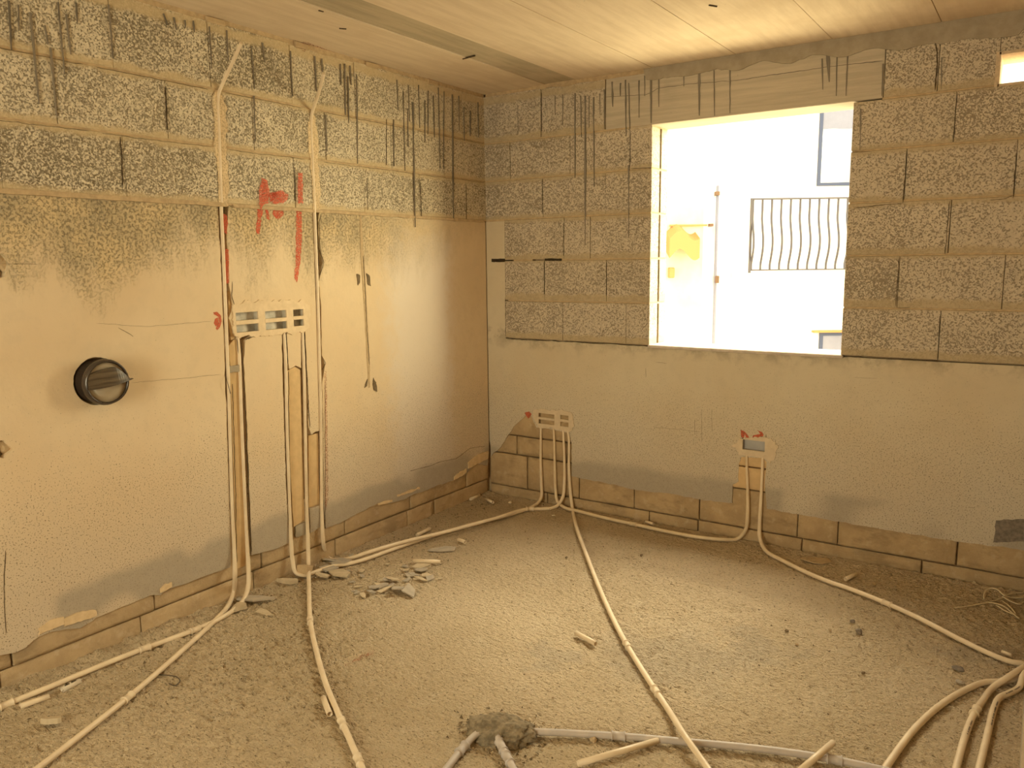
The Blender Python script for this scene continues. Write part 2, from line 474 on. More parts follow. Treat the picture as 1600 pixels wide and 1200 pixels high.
# ---- ceiling: slab cast on broad boards, each board face its own panel
bm = bmesh.new(); box(bm, -.3, Y0 - .2, H + .012, W + .3, .3, H + .25)
ceil = link('ceiling', bm, 'mortar_dark'); tag(ceil, kind='structure')
rnd = random.Random(3)
for a, b, mt in ((-.02, .462, 'ceiling_pale'), (.462, .6715, 'ceiling_grey'), (.6715, 1.152, 'ceiling_pale'), (1.152, 1.617, 'ceiling_pale'), (1.617, 2.092, 'ceiling_pale'), (2.092, 2.56, 'ceiling_pale'), (2.56, 3.1, 'ceiling_pale')):
    bm = bmesh.new(); dz = rnd.uniform(0, .003) + (.003 if mt == 'ceiling_grey' else 0)
    bevbox(bm, a + .0016, Y0 - .1, H + dz, b - .0016, .02, H + .03, .0012)
    link('ceiling_panel', bm, mt, ceil)
# short dark chips and nail marks on the soffit
for p, q in (((0.437, -0.783, 2.6), (0.525, -0.796, 2.6)), ((0.321, -1.541, 2.6), (0.34, -1.516, 2.6)), ((0.439, -1.77, 2.6), (0.442, -1.747, 2.6)), ((1.79, -0.864, 2.6), (1.81, -0.828, 2.6))):
    bm = bmesh.new(); tube_bm(bm, [Vector(p), Vector(q)], .004, 6); link('nail_mark', bm, 'crack_or_shade', ceil)
# red chalk snapped along the ceiling edge
for pts in ([(-0.027, -2.192, 2.6), (-0.038, -1.946, 2.6), (-0.066, -1.69, 2.6)], [(0.008, -1.489, 2.6), (-0.025, -1.253, 2.6), (-0.08, -1.019, 2.6)]):
    up = [(p[0], p[1]) for p in pts]; lo = [(p[0] + .028, p[1]) for p in reversed(pts)]
    sheet('chalk_mark', [jag(up + lo, .02, .002)], 'F', H - .0005, .001, 'red_dust', ceil)

# ---- left wall
bm = bmesh.new(); box(bm, -.25, Y0 - .2, -.1, -.035, .25, H + .05)
CZ = (1.82, 2.065, 2.305, 2.585)
for i, z in enumerate(CZ[:-1]): box(bm, -.036, Y0, z - .0045, .0035, -.001, z + .0065)
box(bm, -.036, Y0, 2.578, -.012, 0, H + .02)
wl = link('wall_left', bm, 'mortar'); tag(wl, kind='structure')
rnd = random.Random(11); hair = []
rows = [(-.21, -.65, -1.10, -1.57, -2.0, -2.42, -2.87, -3.32, -3.77, -4.22, -4.67, -5.12, -5.57),
        (-.42, -.88, -1.36, -1.79, -2.22, -2.66, -3.1, -3.55, -4.0, -4.45, -4.9, -5.35),
        (-.23, -.68, -1.14, -1.56, -2.0, -2.43, -2.88, -3.33, -3.78, -4.23, -4.68, -5.13, -5.58)]
for (z0, z1), js in zip(zip(CZ[:-1], CZ[1:]), rows):
    e = [0.0] + list(js) + [Y0]
    for a, b in zip(e[:-1], e[1:]):
        if a - b < .05: continue
        bm = bmesh.new(); f = .006 + rnd.uniform(-.0025, .0025)
        bevbox(bm, -.04, b + .001, z0 + .004, f, a - .001, z1 - .004, .002, .001, rnd)
        link('concrete_block', bm, 'block_left', wl)
for z in CZ[1:3]:
    for a, b in ((-3.3, -2.55), (-2.5, -2.02), (-1.93, -1.5), (-1.38, -.7), (-.66, -.02)):
        n_ = 12; pts = [(a + (b - a) * k / n_, z - .008 + .004 * noise.noise(Vector((k * .7 + a, z * 9, 2)))) for k in range(n_ + 1)]
        hair.append(pts)
# limestone base courses (soft tan blocks exposed under the plaster)
for z0, z1, js, f in ((-.02, .096, (-.57, -.823, -1.40, -1.93, -2.504, -3.05, -3.6, -4.15, -4.7, -5.25), -.016), (.101, .37, (-.25, -.80, -1.33, -1.88, -2.44, -3.005, -3.55, -4.1, -4.65, -5.2), -.010)):
    e = [0.0] + list(js) + [Y0]
    for a, b in zip(e[:-1], e[1:]):
        bm = stone_block('L', b + .002, a - .002, z0, z1, f + rnd.uniform(-.003, .003), -.06, rnd.random() * 50)
        link('limestone_block', bm, 'limestone_left', wl)

bot = [(-0.022, 0.194), (-0.144, 0.238), (-0.243, 0.2), (-0.271, 0.189), (-0.418, 0.182), (-0.564, 0.189), (-0.651, 0.182), (-0.786, 0.188), (-0.855, 0.178), (-0.992, 0.187), (-1.09, 0.214), (-1.232, 0.2), (-1.357, 0.185), (-1.476, 0.181)]
right = [(-.003, 1.812), (-.003, .30)] + bot + [(-1.482, 0.308), (-1.471, 0.546), (-1.458, 0.814), (-1.454, 0.947), (-1.426, 1.043), (-1.445, 1.094), (-1.434, 1.338), (-1.442, 1.467), (-1.406, 1.563), (-1.427, 1.642), (-1.427, 1.768), (-1.412, 1.816), (-1.435, 1.84)]
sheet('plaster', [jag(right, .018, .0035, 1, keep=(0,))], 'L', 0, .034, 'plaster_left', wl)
# middle panel with three legs between the chases
slotA = [[(-1.96, 1.349), (-1.809, 1.343), (-1.813, 1.244), (-1.965, 1.247)], [(-1.798, 1.345), (-1.647, 1.34), (-1.653, 1.241), (-1.801, 1.246)], [(-1.635, 1.339), (-1.543, 1.338), (-1.545, 1.246), (-1.637, 1.246)]]
mid = [(-1.948, 1.814), (-1.453, 1.826), (-1.464, 1.531), (-1.468, 1.34), (-1.472, 1.081), (-1.487, 0.708),
       (-1.517, 0.707), (-1.539, 0.698), (-1.55, 0.723), (-1.557, 0.738), (-1.551, 0.96), (-1.546, 1.223),
       (-1.575, 1.226), (-1.583, 1.044), (-1.618, 1.061), (-1.659, 1.047), (-1.667, 1.101), (-1.662, 1.232),
       (-1.693, 1.232), (-1.703, 0.98), (-1.713, 0.663), (-1.72, 0.339), (-1.719, 0.179), (-1.807, 0.173), (-1.883, 0.181), (-1.946, 0.186),
       (-1.937, 0.399), (-1.93, 0.646), (-1.922, 0.889), (-1.918, 1.128), (-1.901, 1.213), (-1.871, 1.231),
       (-1.928, 1.227), (-1.961, 1.244), (-1.986, 1.318), (-1.959, 1.366), (-1.967, 1.438), (-1.974, 1.481), (-1.968, 1.594), (-1.968, 1.679)]
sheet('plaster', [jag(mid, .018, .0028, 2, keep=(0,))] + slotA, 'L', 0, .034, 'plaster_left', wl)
lbot = [(-2.066, 0.166), (-2.134, 0.17), (-2.2, 0.172), (-2.265, 0.171), (-2.312, 0.17), (-2.382, 0.177), (-2.419, 0.162), (-2.462, 0.178), (-2.561, 0.173), (-2.642, 0.171), (-2.694, 0.17), (-2.76, 0.151), (-2.807, 0.168), (-2.865, 0.181), (-2.912, 0.18), (-2.959, 0.157), (-2.995, 0.153), (-3.046, 0.165)]
lft = [(-2.003, 1.819), (-2.005, 1.594), (-2.013, 1.369), (-2.019, 1.11), (-2.026, 1.073), (-2.029, 0.906), (-2.041, 0.61), (-2.05, 0.368)] + lbot + [(-3.6, .22), (-4.4, .25), (Y0, .24), (Y0, 1.812)]
hole1 = [(-2.928, 1.612), (-2.894, 1.603), (-2.88, 1.576), (-2.883, 1.55), (-2.894, 1.523), (-2.917, 1.515), (-2.944, 1.528)]
hole2 = [(-2.991, 0.947), (-2.954, 0.945), (-2.94, 0.923), (-2.93, 0.907), (-2.946, 0.896), (-2.961, 0.88), (-2.992, 0.896)]
cy, cz = -2.6, 1.112
hole3 = [(cy + .094 * cos(2 * pi * k / 28), cz + .094 * sin(2 * pi * k / 28)) for k in range(28)]
lft_o = jag(lft, .02, .0035, 3, keep=(len(lft) - 1,))
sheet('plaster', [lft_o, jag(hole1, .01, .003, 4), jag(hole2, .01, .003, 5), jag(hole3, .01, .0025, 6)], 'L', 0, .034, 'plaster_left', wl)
# remaining bits of render between the chases
sheet('plaster', [jag([(-1.673, 0.249), (-1.606, 0.256), (-1.611, 0.19), (-1.673, 0.192)], .012, .003, 7)], 'L', -.001, .02, 'smear', wl)
sheet('plaster', [jag([(-1.577, 0.316), (-1.508, 0.315), (-1.511, 0.201), (-1.581, 0.188)], .012, .003, 8)], 'L', -.001, .02, 'plaster_left', wl)
# thin ragged flaps of yellow render along the lower edge
for k, (a, b, w) in enumerate((((-2.418, 0.173), (-2.364, 0.18), .022), ((-2.694, 0.178), (-2.818, 0.185), .03), ((-2.911, 0.188), (-2.817, 0.193), .03), ((-0.392, 0.184), (-0.263, 0.205), .025), ((-0.242, 0.226), (-0.02, 0.247), .05), ((-1.086, 0.205), (-0.97, 0.193), .012), ((-0.925, 0.212), (-0.727, 0.209), .012))):
    pts = [a, b, (b[0], b[1] + w), ((a[0] + b[0]) / 2, (a[1] + b[1]) / 2 + w * 1.25), (a[0], a[1] + w * .8)]
    sheet('plaster_flap', [jag(pts, .012, .005, 10 + k)], 'L', .006, .006, 'mortar_light', wl)
# stone laid bare between the conduits
for k, (lp, fr) in enumerate((
        ([(-1.963, 1.218), (-1.943, 1.216), (-1.938, 1.012), (-1.948, 0.588), (-1.962, 0.21), (-1.963, 0.147), (-2.035, 0.146), (-2.018, 0.421), (-1.998, 0.901), (-1.996, 1.069), (-1.989, 1.107), (-1.989, 1.194)], -.006),
        ([(-1.965, 1.464), (-1.954, 1.429), (-1.952, 1.371), (-1.972, 1.323), (-1.945, 1.234), (-1.974, 1.216), (-1.984, 1.31)], -.008),
        ([(-1.667, 1.039), (-1.618, 1.055), (-1.587, 1.035), (-1.601, 0.64), (-1.61, 0.268), (-1.682, 0.248), (-1.683, 0.527)], -.006),
        ([(-1.552, 0.693), (-1.488, 0.695), (-1.503, 0.324), (-1.576, 0.323)], -.008),
        ([(-1.967, 1.776), (-1.962, 1.673), (-1.971, 1.475), (-1.991, 1.476), (-1.978, 1.762)], -.012))):
    sheet('exposed_stone', [jag(lp, .02, .002, 20 + k)], 'L', fr, .028, 'exposed_stone', wl)
sheet('mortar_dab', [jag([(-2.003, 1.102), (-1.948, 1.102), (-1.947, 1.072), (-2.002, 1.07)], .01, .003, 30)], 'L', .004, .012, 'smear', wl)
# mortar packed round the conduits where they cross the blocks
for k, lp in enumerate(([(-1.997, 2.261), (-1.975, 2.302), (-1.941, 2.278), (-1.935, 2.15), (-1.948, 2.067), (-1.942, 1.93), (-1.955, 1.813), (-2.003, 1.822), (-1.997, 1.98), (-2.007, 2.06), (-1.992, 2.169)],
                        [(-1.471, 2.233), (-1.447, 2.282), (-1.416, 2.259), (-1.408, 2.126), (-1.419, 2.033), (-1.41, 1.91), (-1.42, 1.815), (-1.465, 1.823), (-1.46, 1.968), (-1.472, 2.089)])):
    sheet('mortar_fill', [jag(lp, .012, .009, 33 + k)], 'L', .0095, .02, 'mortar_fill', wl)
# wedges jammed between top course and ceiling
for px in ((-1.959, 2.578), (-1.483, 2.582), (-1.007, 2.575), (-0.513, 2.579)):
    bm = bmesh.new(); bevbox(bm, -.03, px[0] - .045, 2.572, .016, px[0] + .045, 2.598, .005, .004, rnd); link('stone_wedge', bm, 'limestone_left', wl)
# rough lip of concrete squeezed out under the ceiling
pts = [(-5.8, 2.605)] + [(y_ / 100, 2.574 + .014 * noise.noise(Vector((y_ / 14, 3, 1)))) for y_ in range(-580, 1, 5)] + [(0, 2.605)]
sheet('concrete_lip', [pts], 'L', .004, .03, 'mortar', wl)
# ledge of mortar over the plaster
pts = [(-3.4, 1.826)] + [(y_ / 100, 1.809 + .006 * noise.noise(Vector((y_ / 9, 8, 1)))) for y_ in range(-340, -195, 4)] + [(-1.97, 1.826)]
sheet('mortar_ledge', [pts], 'L', .013, .012, 'mortar', wl)
pts = [(-1.93, 1.822)] + [(y_ / 100, 1.808 + .005 * noise.noise(Vector((y_ / 9, 8, 1)))) for y_ in range(-192, 0, 4)] + [(-.002, 1.822)]
sheet('mortar_ledge', [pts], 'L', .010, .009, 'mortar', wl)

def drip(a, b, w, plane, front, mat, parent, sd):
    n = max(4, int(abs(a[1] - b[1]) / .03)); L_, R_ = [], []
    for i in range(n + 1):
        t = i / n; u = a[0] + (b[0] - a[0]) * t + .0015 * noise.noise(Vector((sd, t * 9, 0)))
        z = a[1] + (b[1] - a[1]) * t
        ww = w * (.65 + .5 * noise.noise(Vector((sd * 3, t * 5, 2)))) * (1 - .75 * t ** 3)
        L_.append((u - ww, z)); R_.append((u + ww, z))
    sheet('cement_drip', [L_ + R_[::-1]], plane, front, .006, mat, parent)
DL = [((-2.789, 2.461), (-2.797, 2.298)), ((-2.759, 2.454), (-2.765, 2.37)), ((-2.722, 2.439), (-2.721, 2.131)), ((-2.676, 2.407), (-2.671, 2.343)), ((-2.663, 2.334), (-2.664, 2.099)), ((-2.621, 2.499), (-2.622, 2.249)), ((-2.595, 2.463), (-2.592, 2.326)),
      ((-2.555, 2.513), (-2.557, 2.445)), ((-2.431, 2.537), (-2.431, 2.342)), ((-2.202, 2.559), (-2.188, 2.518)), ((-2.157, 2.555), (-2.149, 2.509)), ((-1.992, 2.557), (-1.993, 2.386)), ((-1.906, 2.561), (-1.906, 2.436)),
      ((-1.779, 2.521), (-1.775, 2.338)), ((-1.717, 2.55), (-1.709, 2.466)), ((-1.555, 2.547), (-1.558, 2.345)), ((-1.405, 2.554), (-1.404, 2.39)), ((-1.36, 2.551), (-1.36, 2.488)), ((-1.352, 2.286), (-1.355, 2.11)),
      ((-1.237, 2.55), (-1.239, 2.448)), ((-1.206, 2.556), (-1.216, 2.305)), ((-1.17, 2.554), (-1.167, 2.46)), ((-1.127, 2.518), (-1.144, 2.071)), ((-1.187, 2.498), (-1.196, 2.267)), ((-0.77, 2.494), (-0.775, 2.067)),
      ((-0.692, 2.448), (-0.702, 1.758)), ((-0.856, 2.332), (-0.864, 2.083)), ((-0.638, 2.55), (-0.638, 2.316)), ((-0.461, 2.566), (-0.462, 2.108)), ((-0.409, 2.553), (-0.432, 2.111)), ((-0.586, 2.475), (-0.596, 2.24)),
      ((-0.555, 2.533), (-0.566, 2.29)), ((-0.33, 2.548), (-0.345, 1.815)), ((-0.219, 2.495), (-0.219, 2.294)), ((-0.154, 2.481), (-0.159, 2.328)), ((-2.107, 2.556), (-2.107, 2.526)), ((-2.068, 2.563), (-2.066, 2.52)), ((-1.781, 2.309), (-1.788, 2.112)),
      ((-0.82, 2.546), (-0.817, 2.388)), ((-0.726, 2.535), (-0.724, 2.34)), ((-0.268, 2.55), (-0.269, 2.345)), ((-0.073, 2.543), (-0.073, 2.331)), ((-0.51, 2.512), (-0.508, 2.279)), ((-0.737, 2.407), (-0.742, 2.199))]
for k, (a, b) in enumerate(DL):
    w = (.0042, .003, .0052, .0036)[k % 4]
    if k in (25, 32): w = .008
    drip(a, b, w, 'L', .0115, 'drip', wl, k * 1.7)
# cracks, old fixing holes, and dark strips painted as groove shade beside the conduits
def crack_or_shade(pts, w, plane, front, mat, parent, sd=0, name='crack_or_shade'):
    c = jag(pts, .012, .0018, sd, closed=False); L_, R_ = [], []
    for i, p in enumerate(c):
        t = i / (len(c) - 1); d = (c[min(i + 1, len(c) - 1)] - c[max(i - 1, 0)]).normalized(); nn = Vector((-d.y, d.x))
        ww = w * .55 * (.4 + .9 * abs(noise.noise(Vector((sd, t * 13, 4))))+.2) * (1 if 0 < i < len(c) - 1 else .2)
        L_.append(p + nn * ww); R_.append(p - nn * ww)
    sheet(name, [L_ + R_[::-1]], plane, front, .003, mat, parent)
for k, (pts, w) in enumerate((([(-1.926, 1.209), (-1.927, 1.01), (-1.931, 0.769), (-1.94, 0.462), (-1.944, 0.204)], .003), ([(-1.551, 1.217), (-1.551, 0.96), (-1.549, 0.736)], .005), ([(-1.666, 1.227), (-1.665, 1.076)], .004), ([(-1.989, 1.018), (-2.009, 0.541), (-2.03, 0.175)], .0018), ([(-1.701, 0.2), (-1.686, 0.658), (-1.664, 1.038)], .0016), ([(-1.433, 0.944), (-1.462, 0.475), (-1.48, 0.203)], .0022), ([(-1.95, 1.22), (-1.946, 1.131), (-1.949, 1.043)], .002),  # strips down the conduit edges are groove shade drawn in dark colour
        ([(-0.808, 0.339), (-0.62, 0.328), (-0.509, 0.331), (-0.367, 0.317), (-0.21, 0.356), (-0.047, 0.336)], .002),
        ([(-2.586, 1.337), (-2.377, 1.309), (-2.076, 1.31)], .0007), ([(-2.499, 1.313), (-2.441, 1.273)], .0009), ([(-2.466, 1.088), (-2.191, 1.074), (-2.046, 1.07)], .0007), ([(-2.904, 1.568), (-2.776, 1.564)], .001),
        ([(-1.409, 1.791), (-1.419, 1.768), (-1.424, 1.62), (-1.402, 1.563), (-1.432, 1.499)], .0022), ([(-1.445, 1.088), (-1.422, 1.049), (-1.45, 1.019)], .002), ([(-1.901, 1.213), (-1.85, 1.235)], .004),
        ([(-1.954, 1.481), (-1.962, 1.418), (-1.951, 1.377)], .003), ([(-2.99, 0.545), (-3.009, 0.406), (-3.019, 0.238)], .0022), ([(-1.128, 1.611), (-1.138, 1.927)], .0008), ([(-2.879, 1.814), (-2.752, 1.809), (-2.567, 1.813)], .002), ([(-1.574, 1.824), (-1.651, 1.829), (-1.92, 1.826)], .002))):
    crack_or_shade(pts, w, 'L', .0012, 'crack_or_shade', wl, 40 + k)
for k, pts in enumerate(([(-2.217, 2.279), (-2.221, 2.201), (-2.224, 2.105)], [(-2.429, 2.053), (-2.429, 1.965), (-2.436, 1.865)], [(-1.777, 2.31), (-1.789, 2.107)], [(-1.565, 2.013), (-1.572, 1.857)], [(-1.077, 2.004), (-1.081, 1.838)], [(-0.646, 2.013), (-0.643, 1.822)], [(-0.209, 2.027), (-0.216, 1.82)], [(-0.912, 2.328), (-0.925, 2.084)])):
    crack_or_shade(pts, (.005, .0045, .0025, .002, .002, .0025, .002, .002)[k], 'L', .0098, 'crack_or_shade', wl, 330 + k)
for k, pts in enumerate(hair): crack_or_shade(pts, .0017, 'L', .0095, 'mortar_dark', wl, 300 + k)
sheet('filled_chase', [jag([(-1.134, 1.829), (-1.125, 1.829), (-1.119, 1.595), (-1.112, 1.459), (-1.109, 1.252), (-1.106, 1.042), (-1.11, 0.883), (-1.12, 0.88), (-1.126, 1.044), (-1.128, 1.253), (-1.136, 1.459), (-1.141, 1.628)], .02, .0018, 60)], 'L', .002, .004, 'mortar', wl)
crack_or_shade([(-1.124, 1.595), (-1.119, 1.425), (-1.118, 1.183), (-1.108, 1.006)], .0035, 'L', .0032, 'crack_or_shade', wl, 61)
for k, lp in enumerate(([(-1.177, 1.501), (-1.153, 1.493), (-1.155, 1.46), (-1.171, 1.44)], [(-1.105, 1.503), (-1.081, 1.489), (-1.074, 1.433), (-1.098, 1.444)], [(-1.154, 0.885), (-1.137, 0.918), (-1.127, 0.931), (-1.134, 0.893)], [(-1.082, 0.932), (-1.063, 0.905), (-1.056, 0.85), (-1.081, 0.861), (-1.089, 0.898)], [(-1.762, 1.225), (-1.864, 1.239), (-1.858, 1.224), (-1.887, 1.214)])):
    sheet('fixing_hole', [jag(lp if k < 4 else lp[1:], .008, .003, 70 + k)], 'L', .003, .004, 'mortar_dark', wl)
# rubble inside the two broken holes at the edge of the picture
for c, s in (((-0.022, -2.899, 1.563), .035), ((-0.022, -2.961, 0.913), .028)):
    for k in range(3):
        bm = bmesh.new(); bmesh.ops.create_icosphere(bm, subdivisions=2, radius=s * (.5 + .15 * k))
        o = Vector(c) + Vector((0, (k - 1) * s * .7, (k % 2) * s * .5))
        for v in bm.verts: v.co = o + Vector((v.co.x * .5, v.co.y, v.co.z)) * (1 + .25 * noise.noise(v.co * 60 + o * 9))
        link('hole_rubble', bm, 'mortar', wl)

# ---- back wall
bm = bmesh.new()
def bb(x0, x1, z0, z1, f=.02, r=.205): box(bm, x0, f, z0, x1, r, z1)
bb(-.2, WX0 - .008, -.1, H + .05, .035); bb(WX1 + .008, W + .2, -.1, VZ0 - .01, .035); bb(WX0 - .008, WX1 + .008, -.1, WZ0 - .012, .035)
bb(WX0 - .008, VX0 - .01, WZ1 + .02, H + .05, .035); bb(VX1 + .01, W + .2, VZ0 - .01, H + .05, .035); bb(VX0 - .01, VX1 + .01, VZ1 + .01, H + .05, .035)
BZ = (1.066, 1.31, 1.565, 1.82, 2.065, 2.297)
segs = {1.31: ((.17, WX0 - .004), (WX1 + .004, W)), 1.565: ((.21, .36), (.47, WX0 - .004), (WX1 + .004, W)), 1.82: ((0, WX0 - .004), (WX1 + .004, W)), 2.065: ((0, WX0 - .004), (WX1 + .004, W)), 2.297: ((0, WX0 - .004), (2.33, VX0 - .005))}
for z, ss in segs.items():
    for a, b in ss: box(bm, a, -.001, z - .0075, b, .215, z + .0065)
wb = link('wall_back', bm, 'mortar'); tag(wb, kind='structure')
lay = [(1.066, 1.31, (.15, .58, 1.01, WX0)), (1.066, 1.31, (WX1, 2.64, 3.09)), (1.31, 1.565, (.15, .45, .88, WX0)), (1.31, 1.565, (WX1, 2.45, 2.88, 3.09)),
       (1.565, 1.82, (.15, .59, .77, WX0)), (1.565, 1.82, (WX1, 2.65, 3.09)), (1.82, 2.065, (.0, .44, .87, WX0)), (1.82, 2.065, (WX1, 2.45, 2.89, 3.09)),
       (2.065, 2.297, (0, .20, .63, 1.02, WX0)), (2.065, 2.297, (WX1, 2.64, 3.09)), (2.297, 2.587, (0, .43, .862)), (2.297, 2.587, (2.335, 2.56, VX0)), (VZ1, 2.587, (VX0, 3.09)), (VZ0, VZ1, (VX1, 3.09))]
for z0, z1, xs in lay:
    for a, b in zip(xs[:-1], xs[1:]):
        bm = bmesh.new(); f = -.004 + rnd.uniform(-.0025, .0025)
        g0 = 0 if a in (WX1, VX1, 0) else .001; g1 = 0 if b in (WX0, VX0, 3.09) else .001
        bevbox(bm, a + g0, f, z0 + .004, b - g1, .22, z1 - .004, .002, .001, rnd)
        link('concrete_block', bm, 'block_back', wb)
# inner half blocks of the left jamb show a second leaf; lintel, smear and crack above the window
bm = bmesh.new(); bevbox(bm, .866, -.003, 2.300, 2.332, .22, 2.59, .003)
link('lintel', bm, 'lintel', wb)
bm = bmesh.new(); bevbox(bm, 1.024, -.0055, 2.068, 1.156, .0, 2.298, .002); link('mortar_facing', bm, 'lintel', wb)
pts = [(.02, 2.606)] + [(x_ / 100, 2.578 + .008 * noise.noise(Vector((x_ / 11, 5, 1)))) for x_ in range(2, 114, 3)] + [(1.14, 2.606)]
sheet('concrete_lip', [pts], 'B', .006, .03, 'mortar', wb)
pts = [(1.10, 2.606), (1.105, 2.575)] + [(x_ / 100, 2.535 + .022 * noise.noise(Vector((x_ / 13, 2, 1))) + .008 * noise.noise(Vector((x_ / 3, 2, 1))) - .03 * max(0, (x_ - 180) / 90)) for x_ in range(112, 288, 2)] + [(2.9, 2.55), (3.0, 2.606)]
sheet('cement_smear', [pts], 'B', .009, .02, 'smear', wb)
crack_or_shade([(0.858, 2.482), (0.979, 2.474), (1.117, 2.464), (1.193, 2.489), (1.377, 2.488), (1.621, 2.473), (1.882, 2.475), (2.095, 2.476), (2.324, 2.469)], .0035, 'B', .0045, 'drip_back', wb, 80)
DB = [((0.665, 2.527), (0.665, 2.045), .008), ((0.733, 2.504), (0.736, 1.649), .011), ((0.788, 2.49), (0.794, 1.985), .008), ((0.858, 2.524), (0.859, 2.305), .006), ((0.906, 2.56), (0.912, 2.423), .008), ((0.99, 2.559), (0.998, 2.252), .006),
      ((1.01, 2.539), (1.028, 2.105), .005), ((1.073, 2.545), (1.076, 2.345), .005), ((1.145, 2.582), (1.15, 2.307), .011), ((1.191, 2.556), (1.194, 2.39), .006), ((1.335, 2.566), (1.337, 2.48), .005), ((1.422, 2.557), (1.428, 2.318), .011),
      ((1.503, 2.54), (1.513, 2.308), .005), ((1.589, 2.528), (1.596, 2.312), .005), ((1.016, 2.092), (1.021, 1.683), .007), ((2.07, 2.574), (2.086, 2.405), .013), ((2.166, 2.522), (2.167, 2.33), .006), ((2.117, 2.514), (2.122, 2.335), .005),
      ((0.582, 2.53), (0.582, 2.358), .005), ((0.529, 2.529), (0.529, 2.419), .004), ((2.048, 2.518), (2.058, 2.373), .006), ((0.263, 2.505), (0.261, 2.334), .004), ((0.703, 2.508), (0.708, 2.273), .005), ((0.758, 2.501), (0.759, 2.322), .005), ((2.325, 2.455), (2.327, 2.31), .006),
      ((2.237, 2.262), (2.244, 2.068), .006), ((2.57, 2.448), (2.577, 2.308), .004), ((0.829, 2.506), (0.83, 2.386), .004), ((0.959, 2.546), (0.959, 2.477), .006), ((1.107, 2.567), (1.109, 2.458), .005)]
for k, (a, b, w) in enumerate(DB): drip(a, b, w * .8, 'B', .0075, 'drip_back', wb, 100 + k * 1.3)
# dark open joints between blocks
for a, b, z0, z1 in (((0.043, 1.578)[0], (0.218, 1.576)[0], 1.552, 1.577), ((0.452, 1.569)[0], (0.571, 1.568)[0], 1.556, 1.573)):
    sheet('open_joint', [jag([(a, z0 + .004), (b, z0), (b, z1 - .002), (a, z1)], .01, .002, a)], 'B', .0068 if a > .2 else .001, .006, 'void', wb)
for k, (pts, w) in enumerate((([(2.54, 2.524), (2.554, 2.422), (2.551, 2.306)], .0055), ([(2.642, 2.286), (2.641, 2.189), (2.642, 2.088)], .003), ([(2.449, 2.048), (2.449, 1.919), (2.447, 1.807)], .0035), ([(2.889, 2.005), (2.887, 1.904), (2.889, 1.807)], .0035),
        ([(2.642, 1.806), (2.64, 1.675), (2.64, 1.564)], .003), ([(2.445, 1.548), (2.446, 1.439), (2.444, 1.322)], .003), ([(2.636, 1.278), (2.638, 1.169), (2.639, 1.071)], .0035), ([(2.447, 1.807), (2.332, 1.803), (2.235, 1.796)], .003), ([(2.212, 1.065), (2.402, 1.063), (2.652, 1.069)], .004),
        ([(2.8, 1.803), (2.858, 1.806), (2.891, 1.821)], .0025), ([(2.445, 1.313), (2.506, 1.314)], .0025), ([(2.203, 2.063), (2.29, 2.061)], .002), ([(1.026, 2.274), (1.024, 2.077)], .004), ([(0.436, 2.053), (0.435, 1.842)], .002), ([(0.447, 1.557), (0.446, 1.352)], .0035), ([(0.585, 1.786), (0.585, 1.587)], .002),
        ([(0.435, 2.559), (0.434, 2.336)], .003), ([(0.878, 1.545), (0.879, 1.35)], .003), ([(1.028, 2.07), (1.17, 2.067)], .003), ([(0.161, 1.058), (0.533, 1.063), (0.89, 1.068), (1.151, 1.062)], .002), ([(0.157, 1.794), (0.146, 1.079)], .0025))):
    crack_or_shade(pts, w, 'B', .0072 if k < 20 else .0015, 'crack_or_shade', wb, 120 + k)
for k, (pts, w) in enumerate((([(1.195, 0.585), (1.346, 0.59), (1.469, 0.589)], .0008), ([(1.444, 0.66), (1.446, 0.575)], .0008), ([(1.481, 0.719), (1.489, 0.535)], .0006), ([(1.54, 0.725), (1.547, 0.597)], .0006), ([(1.197, 0.971), (1.268, 0.968)], .0012), ([(1.137, 0.933), (1.138, 0.877)], .0014), ([(2.269, 0.958), (2.381, 0.963)], .0008), ([(1.846, 0.62), (1.85, 0.596)], .003))):
    crack_or_shade(pts, w, 'B', .0012, 'mortar_dark', wb, 150 + k)

# limestone at the foot of the back wall
for z0, z1, js, f in ((-.02, .064, (0, .45, 1.167, 1.471, 2.055, 2.632, 3.09), .014), (.070, .29, (0, .30, .69, 1.07, 1.48, 2.03, 2.235, 2.78, 3.09), .006), (.296, .42, (0, .22, .60, .86), .006), (.426, .62, (0, .40, .86), .006), (.296, .42, (1.63, 1.90), .006), (.426, .50, (1.66, 1.88), .006)):
    for a, b in zip(js[:-1], js[1:]):
        bm = stone_block('B', a + .002, b - .002, z0, z1, -f - rnd.uniform(-.003, .003), -.06, rnd.random() * 50)
        link('limestone_block', bm, 'limestone_back' if not a >= 1.6 or z0 < .2 else 'exposed_stone', wb)
outl = [(.003, 1.812), (.148, 1.812), (.148, 1.062), (WX0 + .3, 1.060), (2.3, 1.060), (W - .002, 1.062), (3.063, 0.208), (2.998, 0.204), (2.79, 0.195), (2.652, 0.194), (2.426, 0.195), (2.236, 0.198), (2.042, 0.202), (1.865, 0.204),
        (1.849, 0.346), (1.855, 0.465), (1.834, 0.484), (1.715, 0.475), (1.702, 0.434), (1.705, 0.335), (1.673, 0.312), (1.673, 0.205), (1.629, 0.201), (1.452, 0.195), (1.315, 0.2), (1.09, 0.188), (0.883, 0.201), (0.772, 0.204), (0.639, 0.21), (0.643, 0.393), (0.625, 0.486),
        (0.493, 0.496), (0.378, 0.496), (0.334, 0.58), (0.29, 0.563), (0.213, 0.495), (0.135, 0.391), (0.093, 0.329), (0.045, 0.292), (0.012, 0.253), (.003, .40)]
boxB = [[(0.388, 0.598), (0.527, 0.599), (0.527, 0.516), (0.388, 0.514)], [(0.551, 0.597), (0.63, 0.597), (0.63, 0.519), (0.55, 0.519)]]
